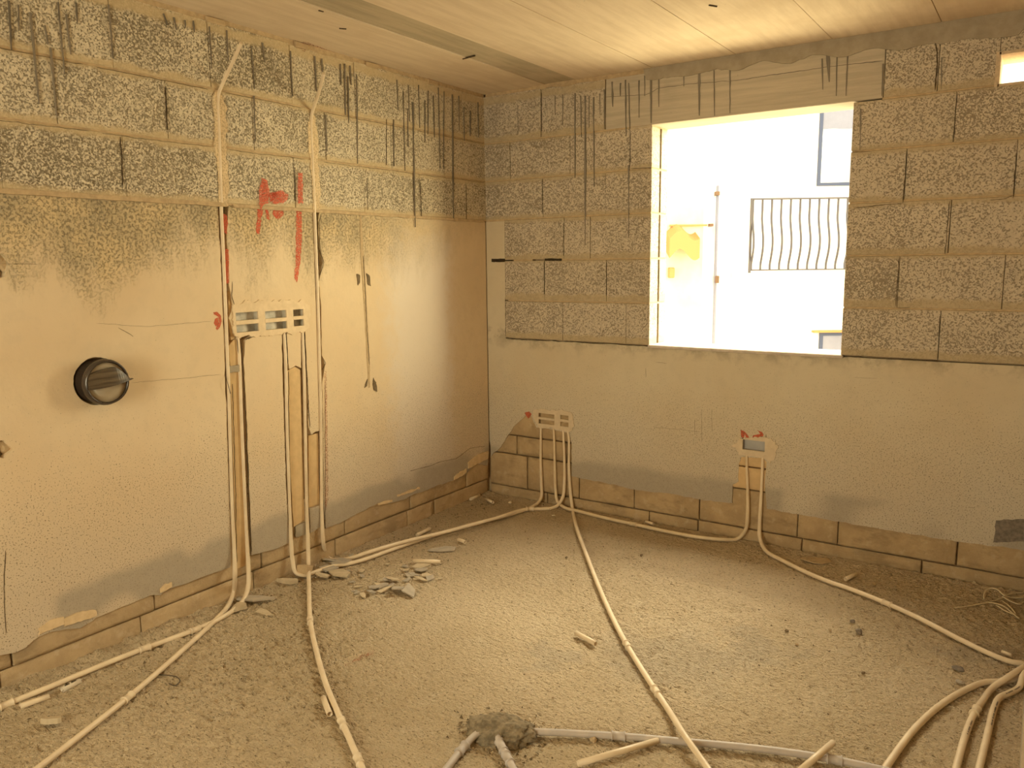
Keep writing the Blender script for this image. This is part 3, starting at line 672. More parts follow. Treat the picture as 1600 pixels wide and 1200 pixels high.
boxC = [[(1.715, 0.584), (1.844, 0.585), (1.847, 0.51), (1.717, 0.508)]]
sheet('plaster', [jag(outl, .018, .0035, 90, keep=(0, 1, 4, 5, len(outl) - 1))] + boxB + boxC, 'B', 0, .034, 'plaster_back', wb)
sheet('block_face', [jag([(2.928, 0.328), (3.037, 0.354), (3.045, 0.248), (2.925, 0.221)], .015, .006, 95)], 'B', .003, .006, 'rock', wb)

# ---- window opening lining and vent opening lining
bm = bmesh.new(); bevbox(bm, WX0 - .008, -.012, WZ0 - .012, WX1 + .012, .235, WZ0 + .004, .004, .002, rnd)
w1 = link('window_1', bm, 'sill'); tag(w1, kind='structure')
for x in (WX0,):
    for z0, z1 in zip(BZ[:-1], BZ[1:]):
        bm = bmesh.new(); bevbox(bm, x - .004, .105, z0 + .006, x + .006, .118, z1 - .006, .002); link('mortar_joint', bm, 'mortar_dark', w1)
bm = bmesh.new()
box(bm, VX0 - .012, -.006, VZ0 - .008, VX0 + .006, .225, VZ1 + .008); box(bm, VX0, -.006, VZ1 - .006, VX1, .225, VZ1 + .006); box(bm, VX0, -.006, VZ0 - .008, VX1, .225, VZ0 + .006); box(bm, VX1 - .004, -.006, VZ0, VX1 + .01, .225, VZ1)
w2 = link('window_2', bm, 'reveal'); tag(w2, kind='structure')

# ---- right wall (seen only as a sliver) and front wall with the balcony opening behind the camera
bm = bmesh.new(); box(bm, W + .035, Y0 - .2, -.1, W + .25, .0, H + .05); wr = link('wall_right', bm, 'mortar'); tag(wr, kind='structure')
bm = bmesh.new(); bevbox(bm, W, Y0, .25, W + .04, -.002, H + .01, .002); link('plaster', bm, 'plaster_plain', wr)
for k in range(11):
    for z0, z1, s, f in ((-.02, .112, .27, .012), (.118, .25, 0, .006)):
        bm = bmesh.new(); a = -.003 - k * .54 - s; b = max(Y0, a - .534)
        if a - b < .1: continue
        bm.free(); bm = stone_block('R', b, a, z0, z1, -f + rnd.uniform(-.003, .003), -.05, rnd.random() * 50); link('limestone_block', bm, 'limestone_back', wr)
bm = bmesh.new()
for (x0, x1, z0, z1) in ((-.2, 1.05, -.1, H + .05), (1.95, W + .2, -.1, H + .05), (1.05, 1.95, 2.15, H + .05), (1.05, 1.95, -.1, .0)): box(bm, x0, Y0 - .22, z0, x1, Y0 + .0, z1)
wf = link('wall_front', bm, 'plaster_plain'); tag(wf, kind='structure')

# ================================================================ THINGS ON THE WALLS
def polyplate(name, loops, plane, front, thick, mat, label, cat, group=None, parent=None):
    c = Vector((0, 0, 0))
    lp = loops[0]; u = sum(p[0] for p in lp) / len(lp); v = sum(p[1] for p in lp) / len(lp)
    loc = (front, u, v) if plane == 'L' else (u, -front, v) if plane == 'B' else (u, v, front)
    o = sheet(name, loops, plane, front, thick, mat, parent, loc)
    if label: tag(o, label, cat, group)
    return o

def socket_box(plane, u0, u1, z0, z1, bars, mat, label, group):
    """metal back box sunk in the wall, with its mounting bar"""
    def P(u, v, d): return (d, u, v) if plane == 'L' else (u, -d, v)
    bm = bmesh.new(); loc = P((u0 + u1) / 2, (z0 + z1) / 2, -.03)
    o_ = [P(u0, z0, -.001), P(u1, z0, -.001), P(u1, z1, -.001), P(u0, z1, -.001)]
    i_ = [P(u0 + .001, z0 + .001, -.033), P(u1 - .001, z0 + .001, -.033), P(u1 - .001, z1 - .001, -.033), P(u0 + .001, z1 - .001, -.033)]
    t = .0012
    oi = [P(u0 + t, z0 + t, -.001), P(u1 - t, z0 + t, -.001), P(u1 - t, z1 - t, -.001), P(u0 + t, z1 - t, -.001)]
    ii = [P(u0 + t, z0 + t, -.031), P(u1 - t, z0 + t, -.031), P(u1 - t, z1 - t, -.031), P(u0 + t, z1 - t, -.031)]
    V = [[bm.verts.new(p) for p in q] for q in (o_, i_, oi, ii)]
    for k in range(4):
        j = (k + 1) % 4
        bm.faces.new([V[0][k], V[0][j], V[1][j], V[1][k]]); bm.faces.new([V[2][k], V[2][j], V[3][j], V[3][k]]); bm.faces.new([V[0][k], V[0][j], V[2][j], V[2][k]])
    bm.faces.new(V[1]); bm.faces.new(V[3])
    o = link('socket_box', bm, mat, None, loc); tag(o, label, 'socket box', group)
    for zb0, zb1 in bars:
        bm = bmesh.new(); a = P(u0 + .001, zb0, -.004); b = P(u1 - .001, zb1, .006)
        bevbox(bm, min(a[0], b[0]), min(a[1], b[1]), zb0, max(a[0], b[0]), max(a[1], b[1]), zb1, .001)
        link('crossbar', bm, 'gypsum' if plane == 'L' else 'gypsum_back', o, loc)
    return o
def ring_patch(outer, holes, plane, mat, parent, sd, front=.005):
    sheet('gypsum_patch', [jag(outer, .008, .010, sd)] + holes, plane, front, .008, mat, parent)
def rect(a, b, c, d): return [a, b, c, d]
A1 = ((-1.951, 1.336), (-1.827, 1.251)); A2 = ((-1.788, 1.333), (-1.661, 1.251)); A3 = ((-1.62, 1.332), (-1.556, 1.256))
def slots(lo_u, hi_u, z0, z1): return [(lo_u, z0), (hi_u, z0), (hi_u, z1), (lo_u, z1)]
AZ = []
for (p, q), lab in ((A1, 'slotted metal socket box on left wall beside the long branching conduit, first of three'), (A2, 'slotted metal socket box in middle of the row of three on left wall'), (A3, 'narrow slotted metal socket box at window end of row on left wall')):
    u0, u1 = p[0], q[0]; z1, z0 = p[1] + .004, q[1] - .002
    hz = z1 - z0; m0, m1 = z0 + hz * .39, z0 + hz * .60
    AZ.append(slots(u0, u1, z0, z1))
    socket_box('L', u0 - .004, u1 + .004, z0 - .003, z1 + .003, [(m0, m1)], 'metal', lab, 'socket boxes in the row on the left wall')
ring_patch([(-1.965, 1.372), (-1.884, 1.391), (-1.758, 1.385), (-1.564, 1.383), (-1.517, 1.355), (-1.513, 1.278), (-1.529, 1.235), (-1.559, 1.221), (-1.655, 1.222), (-1.732, 1.223), (-1.825, 1.227), (-1.942, 1.225), (-1.968, 1.251), (-1.97, 1.309)], AZ, 'L', 'gypsum', wl, 200)
BZs = []
for (p, q), lab in ((((0.398, 0.595), (0.517, 0.523)), 'wider slotted socket box in pale plaster patch near room corner'), (((0.56, 0.598), (0.62, 0.522)), 'narrower slotted socket box in pale plaster patch near room corner')):
    u0, u1 = p[0], q[0]; z1, z0 = p[1], q[1] + .003; hz = z1 - z0
    BZs.append(slots(u0, u1, z0, z1))
    socket_box('B', u0 - .004, u1 + .004, z0 - .003, z1 + .003, [(z0 + hz * .40, z0 + hz * .62)], 'metal', lab, 'socket boxes near the corner')
ring_patch([(0.359, 0.608), (0.437, 0.623), (0.579, 0.629), (0.643, 0.619), (0.657, 0.559), (0.648, 0.509), (0.616, 0.489), (0.555, 0.499), (0.508, 0.51), (0.397, 0.498), (0.368, 0.545)], BZs, 'B', 'gypsum_back', wb, 210)
p, q = (1.722, 0.577), (1.843, 0.521)
socket_box('B', p[0] - .004, q[0] + .004, q[1] - .003, p[1] + .003, [], 'metal_pale', 'single wide open socket box in white plaster patch below the window', None)
ring_patch([(1.704, 0.582), (1.771, 0.594), (1.874, 0.602), (1.899, 0.584), (1.916, 0.562), (1.901, 0.528), (1.899, 0.492), (1.873, 0.457), (1.848, 0.486), (1.774, 0.487), (1.704, 0.485), (1.684, 0.522), (1.659, 0.53), (1.691, 0.552)], [slots(p[0], q[0], q[1], p[1])], 'B', 'gypsum_back', wb, 215)

# red spray paint marks on the walls (flat paint, one child each of the wall it marks)
def paint(lp, plane, mat, parent, sd, front=.0125, amp=.004):
    sheet('paint_mark', [jag(lp, .01, amp, sd)], plane, front, .0012, mat, parent)
up, dn = .0128, .0016
paint([(-1.768, 1.95), (-1.739, 1.946), (-1.729, 1.889), (-1.737, 1.836), (-1.766, 1.829), (-1.783, 1.799), (-1.791, 1.833), (-1.783, 1.9)], 'L', 'red_spray', wl, 1, up)
paint([(-1.788, 1.822), (-1.759, 1.823), (-1.775, 1.756), (-1.791, 1.694), (-1.808, 1.699)], 'L', 'red_spray', wl, 2, dn)
paint([(-1.733, 1.883), (-1.692, 1.891), (-1.678, 1.877), (-1.725, 1.842)], 'L', 'red_spray', wl, 3, up)
paint([(-1.756, 1.823), (-1.734, 1.822), (-1.727, 1.76), (-1.742, 1.766)], 'L', 'red_spray', wl, 4, dn)
paint([(-1.707, 1.887), (-1.654, 1.903), (-1.617, 1.884), (-1.626, 1.86), (-1.65, 1.841), (-1.711, 1.837), (-1.72, 1.86)], 'L', 'red_spray', wl, 5, up)
paint([(-1.7, 1.823), (-1.652, 1.823), (-1.643, 1.787), (-1.678, 1.765), (-1.707, 1.785)], 'L', 'red_spray', wl, 6, dn)
paint([(-1.551, 1.991), (-1.523, 1.993), (-1.529, 1.847), (-1.561, 1.845)], 'L', 'red_spray', wl, 7, up)
paint([(-1.562, 1.824), (-1.53, 1.826), (-1.542, 1.656), (-1.556, 1.564), (-1.583, 1.465), (-1.597, 1.484), (-1.582, 1.594)], 'L', 'red_spray', wl, 8, dn)
paint([(-1.977, 1.779), (-1.961, 1.774), (-1.957, 1.735), (-1.967, 1.69), (-1.983, 1.701)], 'L', 'red_paint', wl, 9, dn - .0005, .002)
paint([(-1.982, 1.628), (-1.962, 1.625), (-1.971, 1.475), (-1.988, 1.47)], 'L', 'red_paint', wl, 10, dn - .0005, .002)
paint([(-2.063, 1.349), (-2.044, 1.35), (-2.025, 1.332), (-2.024, 1.307), (-2.036, 1.279), (-2.05, 1.269), (-2.056, 1.277), (-2.037, 1.305), (-2.039, 1.327), (-2.061, 1.34)], 'L', 'red_paint', wl, 11, dn, .001)
paint([(-2.056, 1.32), (-2.042, 1.325), (-2.041, 1.296), (-2.055, 1.286), (-2.064, 1.301)], 'L', 'red_paint', wl, 12, dn, .001)
paint([(-1.433, 1.01), (-1.42, 1.009), (-1.436, 0.607), (-1.449, 0.334), (-1.475, 0.271), (-1.454, 0.61)], 'L', 'red_dust', wl, 13, dn, .001)
paint([(-1.498, 2.594), (-1.451, 2.598), (-1.469, 2.559), (-1.492, 2.566)], 'L', 'red_dust', wl, 14, up)
paint([(1.706, 0.629), (1.728, 0.621), (1.753, 0.595), (1.753, 0.588), (1.739, 0.587), (1.732, 0.607), (1.725, 0.585), (1.711, 0.587)], 'B', 'red_paint', wb, 15, dn, .002)
paint([(1.797, 0.636), (1.825, 0.628), (1.833, 0.612), (1.823, 0.596), (1.788, 0.592), (1.771, 0.587), (1.777, 0.605), (1.815, 0.617)], 'B', 'red_paint', wb, 16, dn, .002)
paint([(0.29, 0.584), (0.325, 0.596), (0.344, 0.581), (0.319, 0.549), (0.3, 0.568)], 'B', 'red_paint', wb, 17, .003, .002)

# ================================================================ CONDUITS
RC = .0102
def coupling(path, at, parent, mat, r=RC, ln=.045, name='coupling'):
    at = Vector(at); i = min(range(len(path)), key=lambda k: (path[k] - at).length)
    d = (path[min(i + 1, len(path) - 1)] - path[max(i - 1, 0)]).normalized(); c = path[i]
    bm = bmesh.new()
    q = [c + d * ln * t for t in (-.5, -.42, -.40, .40, .42, .5)]
    tube_bm(bm, q, r, 14, 0, lambda t: 1.5 if (t < .25 or t > .75) else 1.24)
    o = link(name, bm, mat, parent, parent.location.copy(), True)
    return o
def conduit(pts, label, cups=(), mat='pvc', r=RC, group='conduits', end_hollow=False, prints=()):
    path = smooth_path(pts, 6)
    bm = bmesh.new(); ln = len(path) - 1
    tube_bm(bm, path, r, 14, 0, lambda t: .76 + .26 * max(0, min(1, (.34 - path[round(t * ln)].z) / .2)))
    loc = Vector(pts[0]) if True else None
    o = link('electrical_conduit', bm, mat, None, loc); tag(o, label, 'conduit', group)
    for c in cups: coupling(path, c, o, mat, r)
    for a_, b_ in prints:       # rows of small dark maker's print along the tube
        a_, b_ = Vector(a_), Vector(b_); bm = bmesh.new(); ln_ = (b_ - a_).length; k = 0; s_ = .006
        while s_ < ln_:
            pt = a_.lerp(b_, s_ / ln_); i = min(range(len(path) - 1), key=lambda q: (path[q] - pt).length)
            i = max(1, i); seg = path[i + 1] - path[i - 1]; d = seg.normalized(); c_ = path[i - 1] + d * (pt - path[i - 1]).dot(d)
            side = d.cross(Vector((0, 0, 1))).normalized(); upv = (Vector((0, 0, 1)) * .85 - side * .5 * (1 if side.y > 0 else -1)).normalized()
            c_ = c_ + upv * (r * 1.03); s2 = d.cross(upv)
            w_ = .0022 if k % 5 else .0009
            q = [c_ + d * u_ + s2 * v_ for u_, v_ in ((-w_, -.0022), (w_, -.0022), (w_, .0022), (-w_, .0022))]
            bm.faces.new([bm.verts.new(p_) for p_ in q]); k += 1; s_ += .0065 if k % 6 else .014
        bmesh.ops.solidify(bm, geom=bm.faces[:], thickness=.0004)
        link('printing', bm, 'print', o, loc)
    return o, path
# front of plane: wall offset, floor height of the tube centre
conduit([(0.2, -1.983, 2.463), (0.105, -1.971, 2.385), (0.02, -1.959, 2.318), (0.008, -1.97, 2.278), (0.006, -1.976, 2.144), (0.006, -1.982, 1.981), (0.004, -1.99, 1.781), (0.002, -1.993, 1.594), (0.002, -2.002, 1.311), (0.002, -2.011, 1.022), (0.002, -2.024, 0.727), (0.004, -2.038, 0.427), (0.01, -2.046, 0.239), (0.03, -2.066, 0.132),
         (-0.017, -2.045, 0.035), (0.055, -2.132, 0.016), (0.131, -2.256, 0.014), (0.222, -2.428, 0.014), (0.406, -2.812, 0.014), (0.558, -3.191, 0.014), (0.625, -3.363, 0.014)],
        'long cream conduit branching off left wall top, bending across floor to bottom-left foreground', ((0.406, -2.812, 0.014),))
conduit([(-0.006, -1.94, 1.236), (-0.002, -1.941, 1.131), (0, -1.952, 0.864), (0, -1.959, 0.591), (0.002, -1.967, 0.313), (0.012, -1.977, 0.144), (0.03, -1.997, 0.06), (0.063, -2.054, 0.016), (0.125, -2.197, 0.013), (0.139, -2.357, 0.016), (0.123, -2.576, 0.022), (0.115, -2.732, 0.024), (0.109, -2.911, 0.024), (0.098, -3.082, 0.022), (0.104, -3.263, 0.02)],
        'cream conduit from first left-wall socket box, running low along the wall base', ((0.139, -2.357, 0.016), (0.123, -2.576, 0.022), (0.094, -3.069, 0.022)))
conduit([(-0.006, -1.675, 1.246), (-0.002, -1.677, 1.102), (0, -1.691, 0.819), (0, -1.698, 0.595), (0.002, -1.706, 0.335), (0.008, -1.714, 0.172), (0.012, -1.715, 0.089), (0.032, -1.716, 0.03), (0.066, -1.697, 0.014), (0.083, -1.624, 0.013), (0.101, -1.532, 0.013), (0.14, -1.466, 0.013), (0.171, -1.372, 0.013), (0.199, -1.154, 0.013), (0.246, -0.882, 0.013), (0.319, -0.599, 0.013), (0.407, -0.334, 0.014),
         (0.433, -0.094, 0.016), (0.426, -0.02, 0.047), (0.422, -0.012, 0.121), (0.415, -0.008, 0.282), (0.414, -0.004, 0.408), (0.409, 0.004, 0.507)],
        'cream conduit linking middle left-wall socket box with outermost drop of corner socket boxes')
conduit([(-0.006, -1.56, 1.237), (-0.002, -1.566, 1.026), (0, -1.581, 0.702), (0.004, -1.598, 0.373), (0.012, -1.61, 0.174), (0.03, -1.63, 0.048), (0.25, -1.824, 0.016), (0.487, -2.028, 0.014), (0.693, -2.184, 0.014), (0.945, -2.36, 0.014), (1.177, -2.502, 0.014), (1.405, -2.639, 0.014), (1.557, -2.731, 0.014)],
        'cream conduit dropping from narrow left-wall box, curving forward over the floor past the shards', ((0.487, -2.028, 0.014), (1.167, -2.495, 0.014), (1.374, -2.622, 0.014)))
conduit([(0.2, -1.532, 2.424), (0.11, -1.485, 2.357), (0.02, -1.444, 2.295), (0.008, -1.448, 2.254), (0.006, -1.451, 2.06), (0.004, -1.451, 1.845), (0.002, -1.453, 1.594), (0.002, -1.457, 1.339), (0.002, -1.465, 1.08), (0.002, -1.473, 0.816), (0.002, -1.486, 0.549), (0.004, -1.501, 0.279), (0.01, -1.507, 0.125), (-0.041, -1.444, 0.014), (0.038, -1.464, 0.012), (0.093, -1.411, 0.013), (0.153, -1.328, 0.034), (0.203, -1.132, 0.036), (0.309, -0.843, 0.036), (0.403, -0.466, 0.03), (0.428, -0.222, 0.016),
         (0.562, -0.07, 0.014), (0.587, -0.024, 0.065), (0.594, -0.012, 0.16), (0.592, -0.008, 0.305), (0.585, -0.004, 0.428), (0.576, 0.004, 0.517)],
        'second branching cream conduit of left wall, joined over the floor to the third corner drop', ((0.449, -0.194, 0.016),))
conduit([(0.505, 0.004, 0.526), (0.515, -0.004, 0.42), (0.521, -0.008, 0.254), (0.528, -0.012, 0.108), (0.549, -0.024, 0.038), (0.617, -0.051, 0.014), (0.732, -0.067, 0.013), (0.902, -0.093, 0.013), (1.123, -0.109, 0.013), (1.371, -0.124, 0.013), (1.521, -0.118, 0.013), (1.656, -0.082, 0.013), (1.719, -0.033, 0.014), (1.76, -0.022, 0.071), (1.766, -0.014, 0.154), (1.759, -0.01, 0.317), (1.75, -0.006, 0.423), (1.745, 0.004, 0.5)],
        'cream conduit running along foot of back wall from corner boxes to single box', ((1.123, -0.109, 0.013),), 'pvc_back')
conduit([(0.609, 0.004, 0.52), (0.623, -0.004, 0.433), (0.625, -0.008, 0.268), (0.636, -0.012, 0.125), (0.66, -0.028, 0.019), (0.876, -0.354, 0.016), (1.12, -0.685, 0.013), (1.367, -1.015, 0.013), (1.588, -1.297, 0.013), (1.776, -1.517, 0.013), (1.937, -1.69, 0.013), (2.072, -1.832, 0.015), (2.187, -1.974, 0.036), (2.278, -2.045, 0.016), (2.37, -2.134, 0.014)],
        'cream conduit from corner boxes curving across floor centre and over the grey conduit', ((1.746, -1.485, 0.013), (1.972, -1.736, 0.013)))
conduit([(1.832, 0.004, 0.5), (1.835, -0.006, 0.417), (1.835, -0.01, 0.256), (1.834, -0.014, 0.111), (1.84, -0.026, 0.05), (1.903, -0.127, 0.014), (2.027, -0.228, 0.013), (2.23, -0.356, 0.013), (2.398, -0.42, 0.013), (2.555, -0.495, 0.013), (2.706, -0.589, 0.013), (2.859, -0.705, 0.013), (2.975, -0.781, 0.013), (3.04, -0.805, 0.013), (3.081, -0.798, 0.014)],
        'cream conduit from single box under window sloping over floor to right wall', ((2.555, -0.495, 0.013),))
# three at the right foreground
conduit([(3.092, -0.856, 0.02), (3.077, -0.899, 0.02), (3.054, -0.953, 0.016), (3.016, -0.995, 0.014), (2.968, -1.031, 0.014), (2.914, -1.124, 0.014), (2.849, -1.285, 0.014), (2.794, -1.488, 0.014), (2.755, -1.715, 0.014), (2.729, -1.9, 0.014)],
        'cream conduit with widest bend among three fanning out of the right wall', (), 'pvc', .0108, 'conduits fanning from the right wall')
conduit([(3.094, -0.853, 0.04), (3.075, -0.91, 0.045), (3.035, -1.001, 0.04), (2.993, -1.061, 0.016), (2.967, -1.184, 0.014), (2.949, -1.285, 0.014), (2.935, -1.447, 0.014), (2.927, -1.648, 0.014), (2.924, -1.79, 0.014)],
        'middle cream conduit of the right-hand fan, with a socketed joint at its bend', ((2.951, -1.265, 0.014),), 'pvc', .0108, 'conduits fanning from the right wall', prints=(((2.944, -1.347, 0.014), (2.937, -1.446, 0.014)),))
conduit([(3.097, -0.918, 0.05), (3.08, -0.971, 0.045), (3.07, -1.02, 0.02), (3.039, -1.08, 0.015), (3.016, -1.123, 0.014), (3.003, -1.213, 0.014), (2.996, -1.365, 0.014), (2.985, -1.61, 0.014), (2.98, -1.736, 0.014)],
        'innermost cream conduit of right-hand fan, closest to the right wall, printed with dark lettering', (), 'pvc', .0108, 'conduits fanning from the right wall', prints=(((3.007, -1.168, 0.014), (2.996, -1.357, 0.014)), ((3.07, -1.02, 0.02), (3.027, -1.098, 0.015))))
# grey conduits running into the mortar heap
conduit([(1.69, -2.234, 0.018), (1.741, -2.197, 0.016), (1.869, -2.123, 0.014), (2.018, -2.047, 0.014), (2.186, -1.971, 0.014), (2.35, -1.897, 0.014), (2.513, -1.835, 0.014), (2.656, -1.795, 0.014), (2.778, -1.774, 0.014)],
        'grey conduit running from mortar heap along bottom of picture to the right', ((1.989, -2.062, 0.014), (2.603, -1.811, 0.014)), 'pvc_grey', .0112, 'grey conduits meeting at the mortar heap')
conduit([(1.614, -2.284, 0.03), (1.6, -2.326, 0.018), (1.605, -2.394, 0.014), (1.624, -2.49, 0.014), (1.637, -2.568, 0.014)],
        'short grey conduit leaving mortar heap towards bottom-left, with a coupling', ((1.607, -2.4, 0.014),), 'pvc_grey', .0112, 'grey conduits meeting at the mortar heap')
conduit([(1.676, -2.295, 0.03), (1.698, -2.312, 0.018), (1.747, -2.348, 0.014), (1.803, -2.391, 0.014), (1.859, -2.433, 0.014)],
        'short grey conduit leaving mortar heap straight towards the camera', ((1.703, -2.317, 0.016), (1.756, -2.354, 0.014)), 'pvc_grey', .0112, 'grey conduits meeting at the mortar heap')

# ---- offcuts of conduit lying about
def offcut(a, b, label, mat='pvc', r=.0102, marks=False):
    a, b = Vector(a), Vector(b); loc = (a + b) / 2
    bm = bmesh.new(); tube_bm(bm, [a, a.lerp(b, .5), b], r, 14, .0018)
    o = link('conduit_offcut', bm, mat, None, loc); tag(o, label, 'conduit offcut', 'conduit offcuts on the floor')
    if marks:
        d = (b - a).normalized()
        bm = bmesh.new()
        for k in range(7):
            if k == 3: continue
            c = a.lerp(b, .2 + .09 * k) + Vector((0, 0, r))
            s = Vector((-d.y, d.x, 0))
            q = [c + d * u + s * v for u, v in ((-.003, -.003), (.003, -.003), (.003, .003), (-.003, .003))]
            bm.faces.new([bm.verts.new(p) for p in q])
        bmesh.ops.solidify(bm, geom=bm.faces[:], thickness=.0004)
        link('printing', bm, 'print', o, loc)
    return o
offcut((0.137, -3.055, 0.014), (0.155, -2.964, 0.014), 'short conduit offcut beside base conduit, nearest the bottom-left corner')
offcut((0.15, -2.916, 0.014), (0.142, -2.846, 0.014), 'short printed conduit offcut tucked against conduit along the left wall base', 'tape', .0102, True)
offcut((1.001, -2.427, 0.014), (1.1, -2.488, 0.014), 'small conduit offcut leaning alongside the curving conduit in foreground')
offcut((1.519, -1.501, 0.014), (1.633, -1.541, 0.014), 'lone short conduit offcut in the middle of the floor')
offcut((1.952, -2.257, 0.014), (2.111, -2.012, 0.014), 'long conduit offcut in front of grey conduit, bottom centre')
offcut((2.521, -1.97, 0.014), (2.597, -1.774, 0.05), 'conduit offcut lying across the grey conduit at bottom of picture')
offcut((0.403, -1.25, 0.014), (0.533, -1.188, 0.014), 'cream conduit offcut right behind the scattered grey shards', 'pvc', .0105)
offcut((0.156, -0.939, 0.013), (0.15, -0.813, 0.013), 'small conduit offcut between left wall base and the paired conduits')
offcut((0.404, -0.87, 0.013), (0.462, -0.882, 0.013), 'stubby conduit offcut in front of paired conduits near the large shard')
offcut((0, -0.222, 0.013), (-0.001, -0.121, 0.013), 'small conduit offcut by left wall near the room corner')
offcut((0.09, -0.166, 0.013), (0.167, -0.201, 0.013), 'tiny dark-ended conduit offcut on floor at the room corner')
offcut((2.341, -0.307, 0.014), (2.372, -0.212, 0.014), 'short conduit offcut behind the sloping conduit near back wall')
offcut((3.005, -0.734, 0.014), (3.04, -0.748, 0.014), 'thin conduit offcut beside the conduit end at right wall', 'pvc', .007)
offcut((1.163, -0.025, 0.012), (1.22, -0.044, 0.012), 'small white conduit offcut beside conduit at foot of back wall', 'pvc', .009)

# ================================================================ DRAIN PIPE STUB in the left wall
px0 = -.034; tip = .075; R1 = .085
loc = (0, cy, cz)
bm = bmesh.new()
def ring(bm, x, r, n=40, sl=0): return [bm.verts.new((x + sl * cos(2 * pi * k / n), cy + r * cos(2 * pi * k / n), cz + r * sin(2 * pi * k / n))) for k in range(n)]
prof = [(px0, R1), (.045, R1), (.048, R1 + .004), (.058, R1 + .004), (.062, R1), (tip, R1 - .001), (tip, R1 - .006), (tip - .02, R1 - .007), (px0, R1 - .007)]
rs = [ring(bm, x, r) for x, r in prof]
for a, b in zip(rs[:-1], rs[1:]):
    for k in range(40): bm.faces.new([a[k], a[(k + 1) % 40], b[(k + 1) % 40], b[k]]).smooth = True
pipe = link('drain_pipe', bm, 'black_pipe', None, loc); tag(pipe, 'dark brown glossy plastic pipe stub sticking out of the left wall', 'pipe')
bm = bmesh.new()
n = 40; c0 = bm.verts.new((tip - .022, cy, cz)); pr = None
r1 = [bm.verts.new((tip - .016, cy + (R1 - .03) * cos(2 * pi * k / n), cz + (R1 - .03) * sin(2 * pi * k / n))) for k in range(n)]
r2 = [bm.verts.new((tip - .008, cy + (R1 - .008) * cos(2 * pi * k / n), cz + (R1 - .008) * sin(2 * pi * k / n))) for k in range(n)]
for k in range(n):
    bm.faces.new([c0, r1[k], r1[(k + 1) % n]]).smooth = True; bm.faces.new([r1[k], r2[k], r2[(k + 1) % n], r1[(k + 1) % n]]).smooth = True
r3 = [bm.verts.new((tip - .03, v.co.y, v.co.z)) for v in r2]
for k in range(n): bm.faces.new([r2[k], r3[k], r3[(k + 1) % n], r2[(k + 1) % n]])
link('pipe_plug', bm, 'pipe_plug', pipe, loc)
# dark curved strip across the plug, pointed where it overhangs the rim
bm = bmesh.new(); N_ = 18; top_, bot_ = [], []
for i in range(N_ + 1):
    t = i / N_; y = cy - .078 + t * .180
    zt = .036 + .022 * sin(t * pi * .8) - .055 * max(0, t - .6) / .4
    zb = -.020 + .0 * t + .022 * t * t
    if t > .97: zt = zb + .002
    xx = tip - .004 + .010 * sin(t * pi)
    top_.append((xx, y, cz + zt)); bot_.append((xx + .006, y, cz + zb))
f_ = [[bm.verts.new(p) for p in q] for q in (top_, bot_)]
g_ = [[bm.verts.new((p[0] - .008, p[1], p[2])) for p in q] for q in (top_, bot_)]
for i in range(N_):
    bm.faces.new([f_[0][i], f_[0][i + 1], f_[1][i + 1], f_[1][i]]); bm.faces.new([g_[0][i], g_[1][i], g_[1][i + 1], g_[0][i + 1]])
    bm.faces.new([f_[0][i], g_[0][i], g_[0][i + 1], f_[0][i + 1]]); bm.faces.new([f_[1][i], f_[1][i + 1], g_[1][i + 1], g_[1][i]])
for e in (0, -1): bm.faces.new([f_[0][e], f_[1][e], g_[1][e], g_[0][e]])
tag(link('pipe_strip', bm, 'pipe_band', pipe, loc), 'dark ribbed strip across the pipe end')

# ================================================================ DEBRIS
def shard(px_loc, w, label, mat='shard', asp=.62, th=.004, tilt=6, seed=0, rot=None, group='grey plaster shards on the floor', cat='plaster shard', lift=0):
    if w < .12: w *= 1.3; tilt *= 1.2
    r_ = random.Random(seed * 7 + 1); n = r_.choice((4, 5, 5, 6))
    bm = bmesh.new(); ang = sorted((k + r_.uniform(-.3, .3)) * 2 * pi / n for k in range(n))
    pts = [Vector((cos(a) * w / 2 * r_.uniform(.55, 1.25), sin(a) * w / 2 * asp * r_.uniform(.55, 1.25))) for a in ang]
    out = jag([tuple(p) for p in pts], w / 4, w * .02, seed)
    sheet_bm(bm, [out], 'F', th, th)
    o = link('plaster_shard', bm, mat); o.location = (px_loc[0], px_loc[1], px_loc[2] + lift + .002)
    tx, ty = radians(r_.uniform(-tilt, tilt)), radians(r_.uniform(-tilt, tilt))
    o.rotation_euler = (tx, ty, r_.uniform(0, 6.28) if rot is None else rot)
    o.location.z += w * .35 * (abs(sin(tx)) * asp + abs(sin(ty)))
    tag(o, label, cat, group); return o
shard((0.089, -2.011, 0), .175, 'big grey plaster shard lying at foot of the two tallest conduits', asp=.42, th=.009, tilt=2, seed=1, rot=.62, lift=.010)
shard((0.104, -2.107, 0), .075, 'pale chunky shard in front of big grey shard at left conduits', 'shard_light', .8, .012, 10, 2)
shard((0.223, -2.071, 0), .10, 'thin curved beige flake beyond the big grey shard', 'shard_light', .35, .004, 8, 3, rot=.1)
shard((0.141, -1.953, 0), .045, 'small beige chip at the tip of the big grey shard', 'shard_light', .7, .006, 8, 4)
shard((0.064, -1.781, 0), .15, 'long narrow beige slab at base of left wall beside the heap of shards', 'shard_light', .3, .02, 3, 5, rot=.55)
shard((0.045, -1.68, 0), .08, 'thick beige lump against left wall under the socket row', 'limestone_left', .7, .04, 12, 6)
shard((0.09, -1.469, 0), .10, 'large pale grey shard resting on the ends of the paired conduits', asp=.8, th=.006, seed=7, lift=.012)
shard((0.102, -1.565, 0), .125, 'broad grey shard at centre of heap by the left wall', asp=.7, th=.007, seed=8, lift=.01)
shard((0.206, -1.567, 0), .10, 'squarish beige-edged shard at the front of the wall heap', 'shard_light', .8, .008, 5, 9)
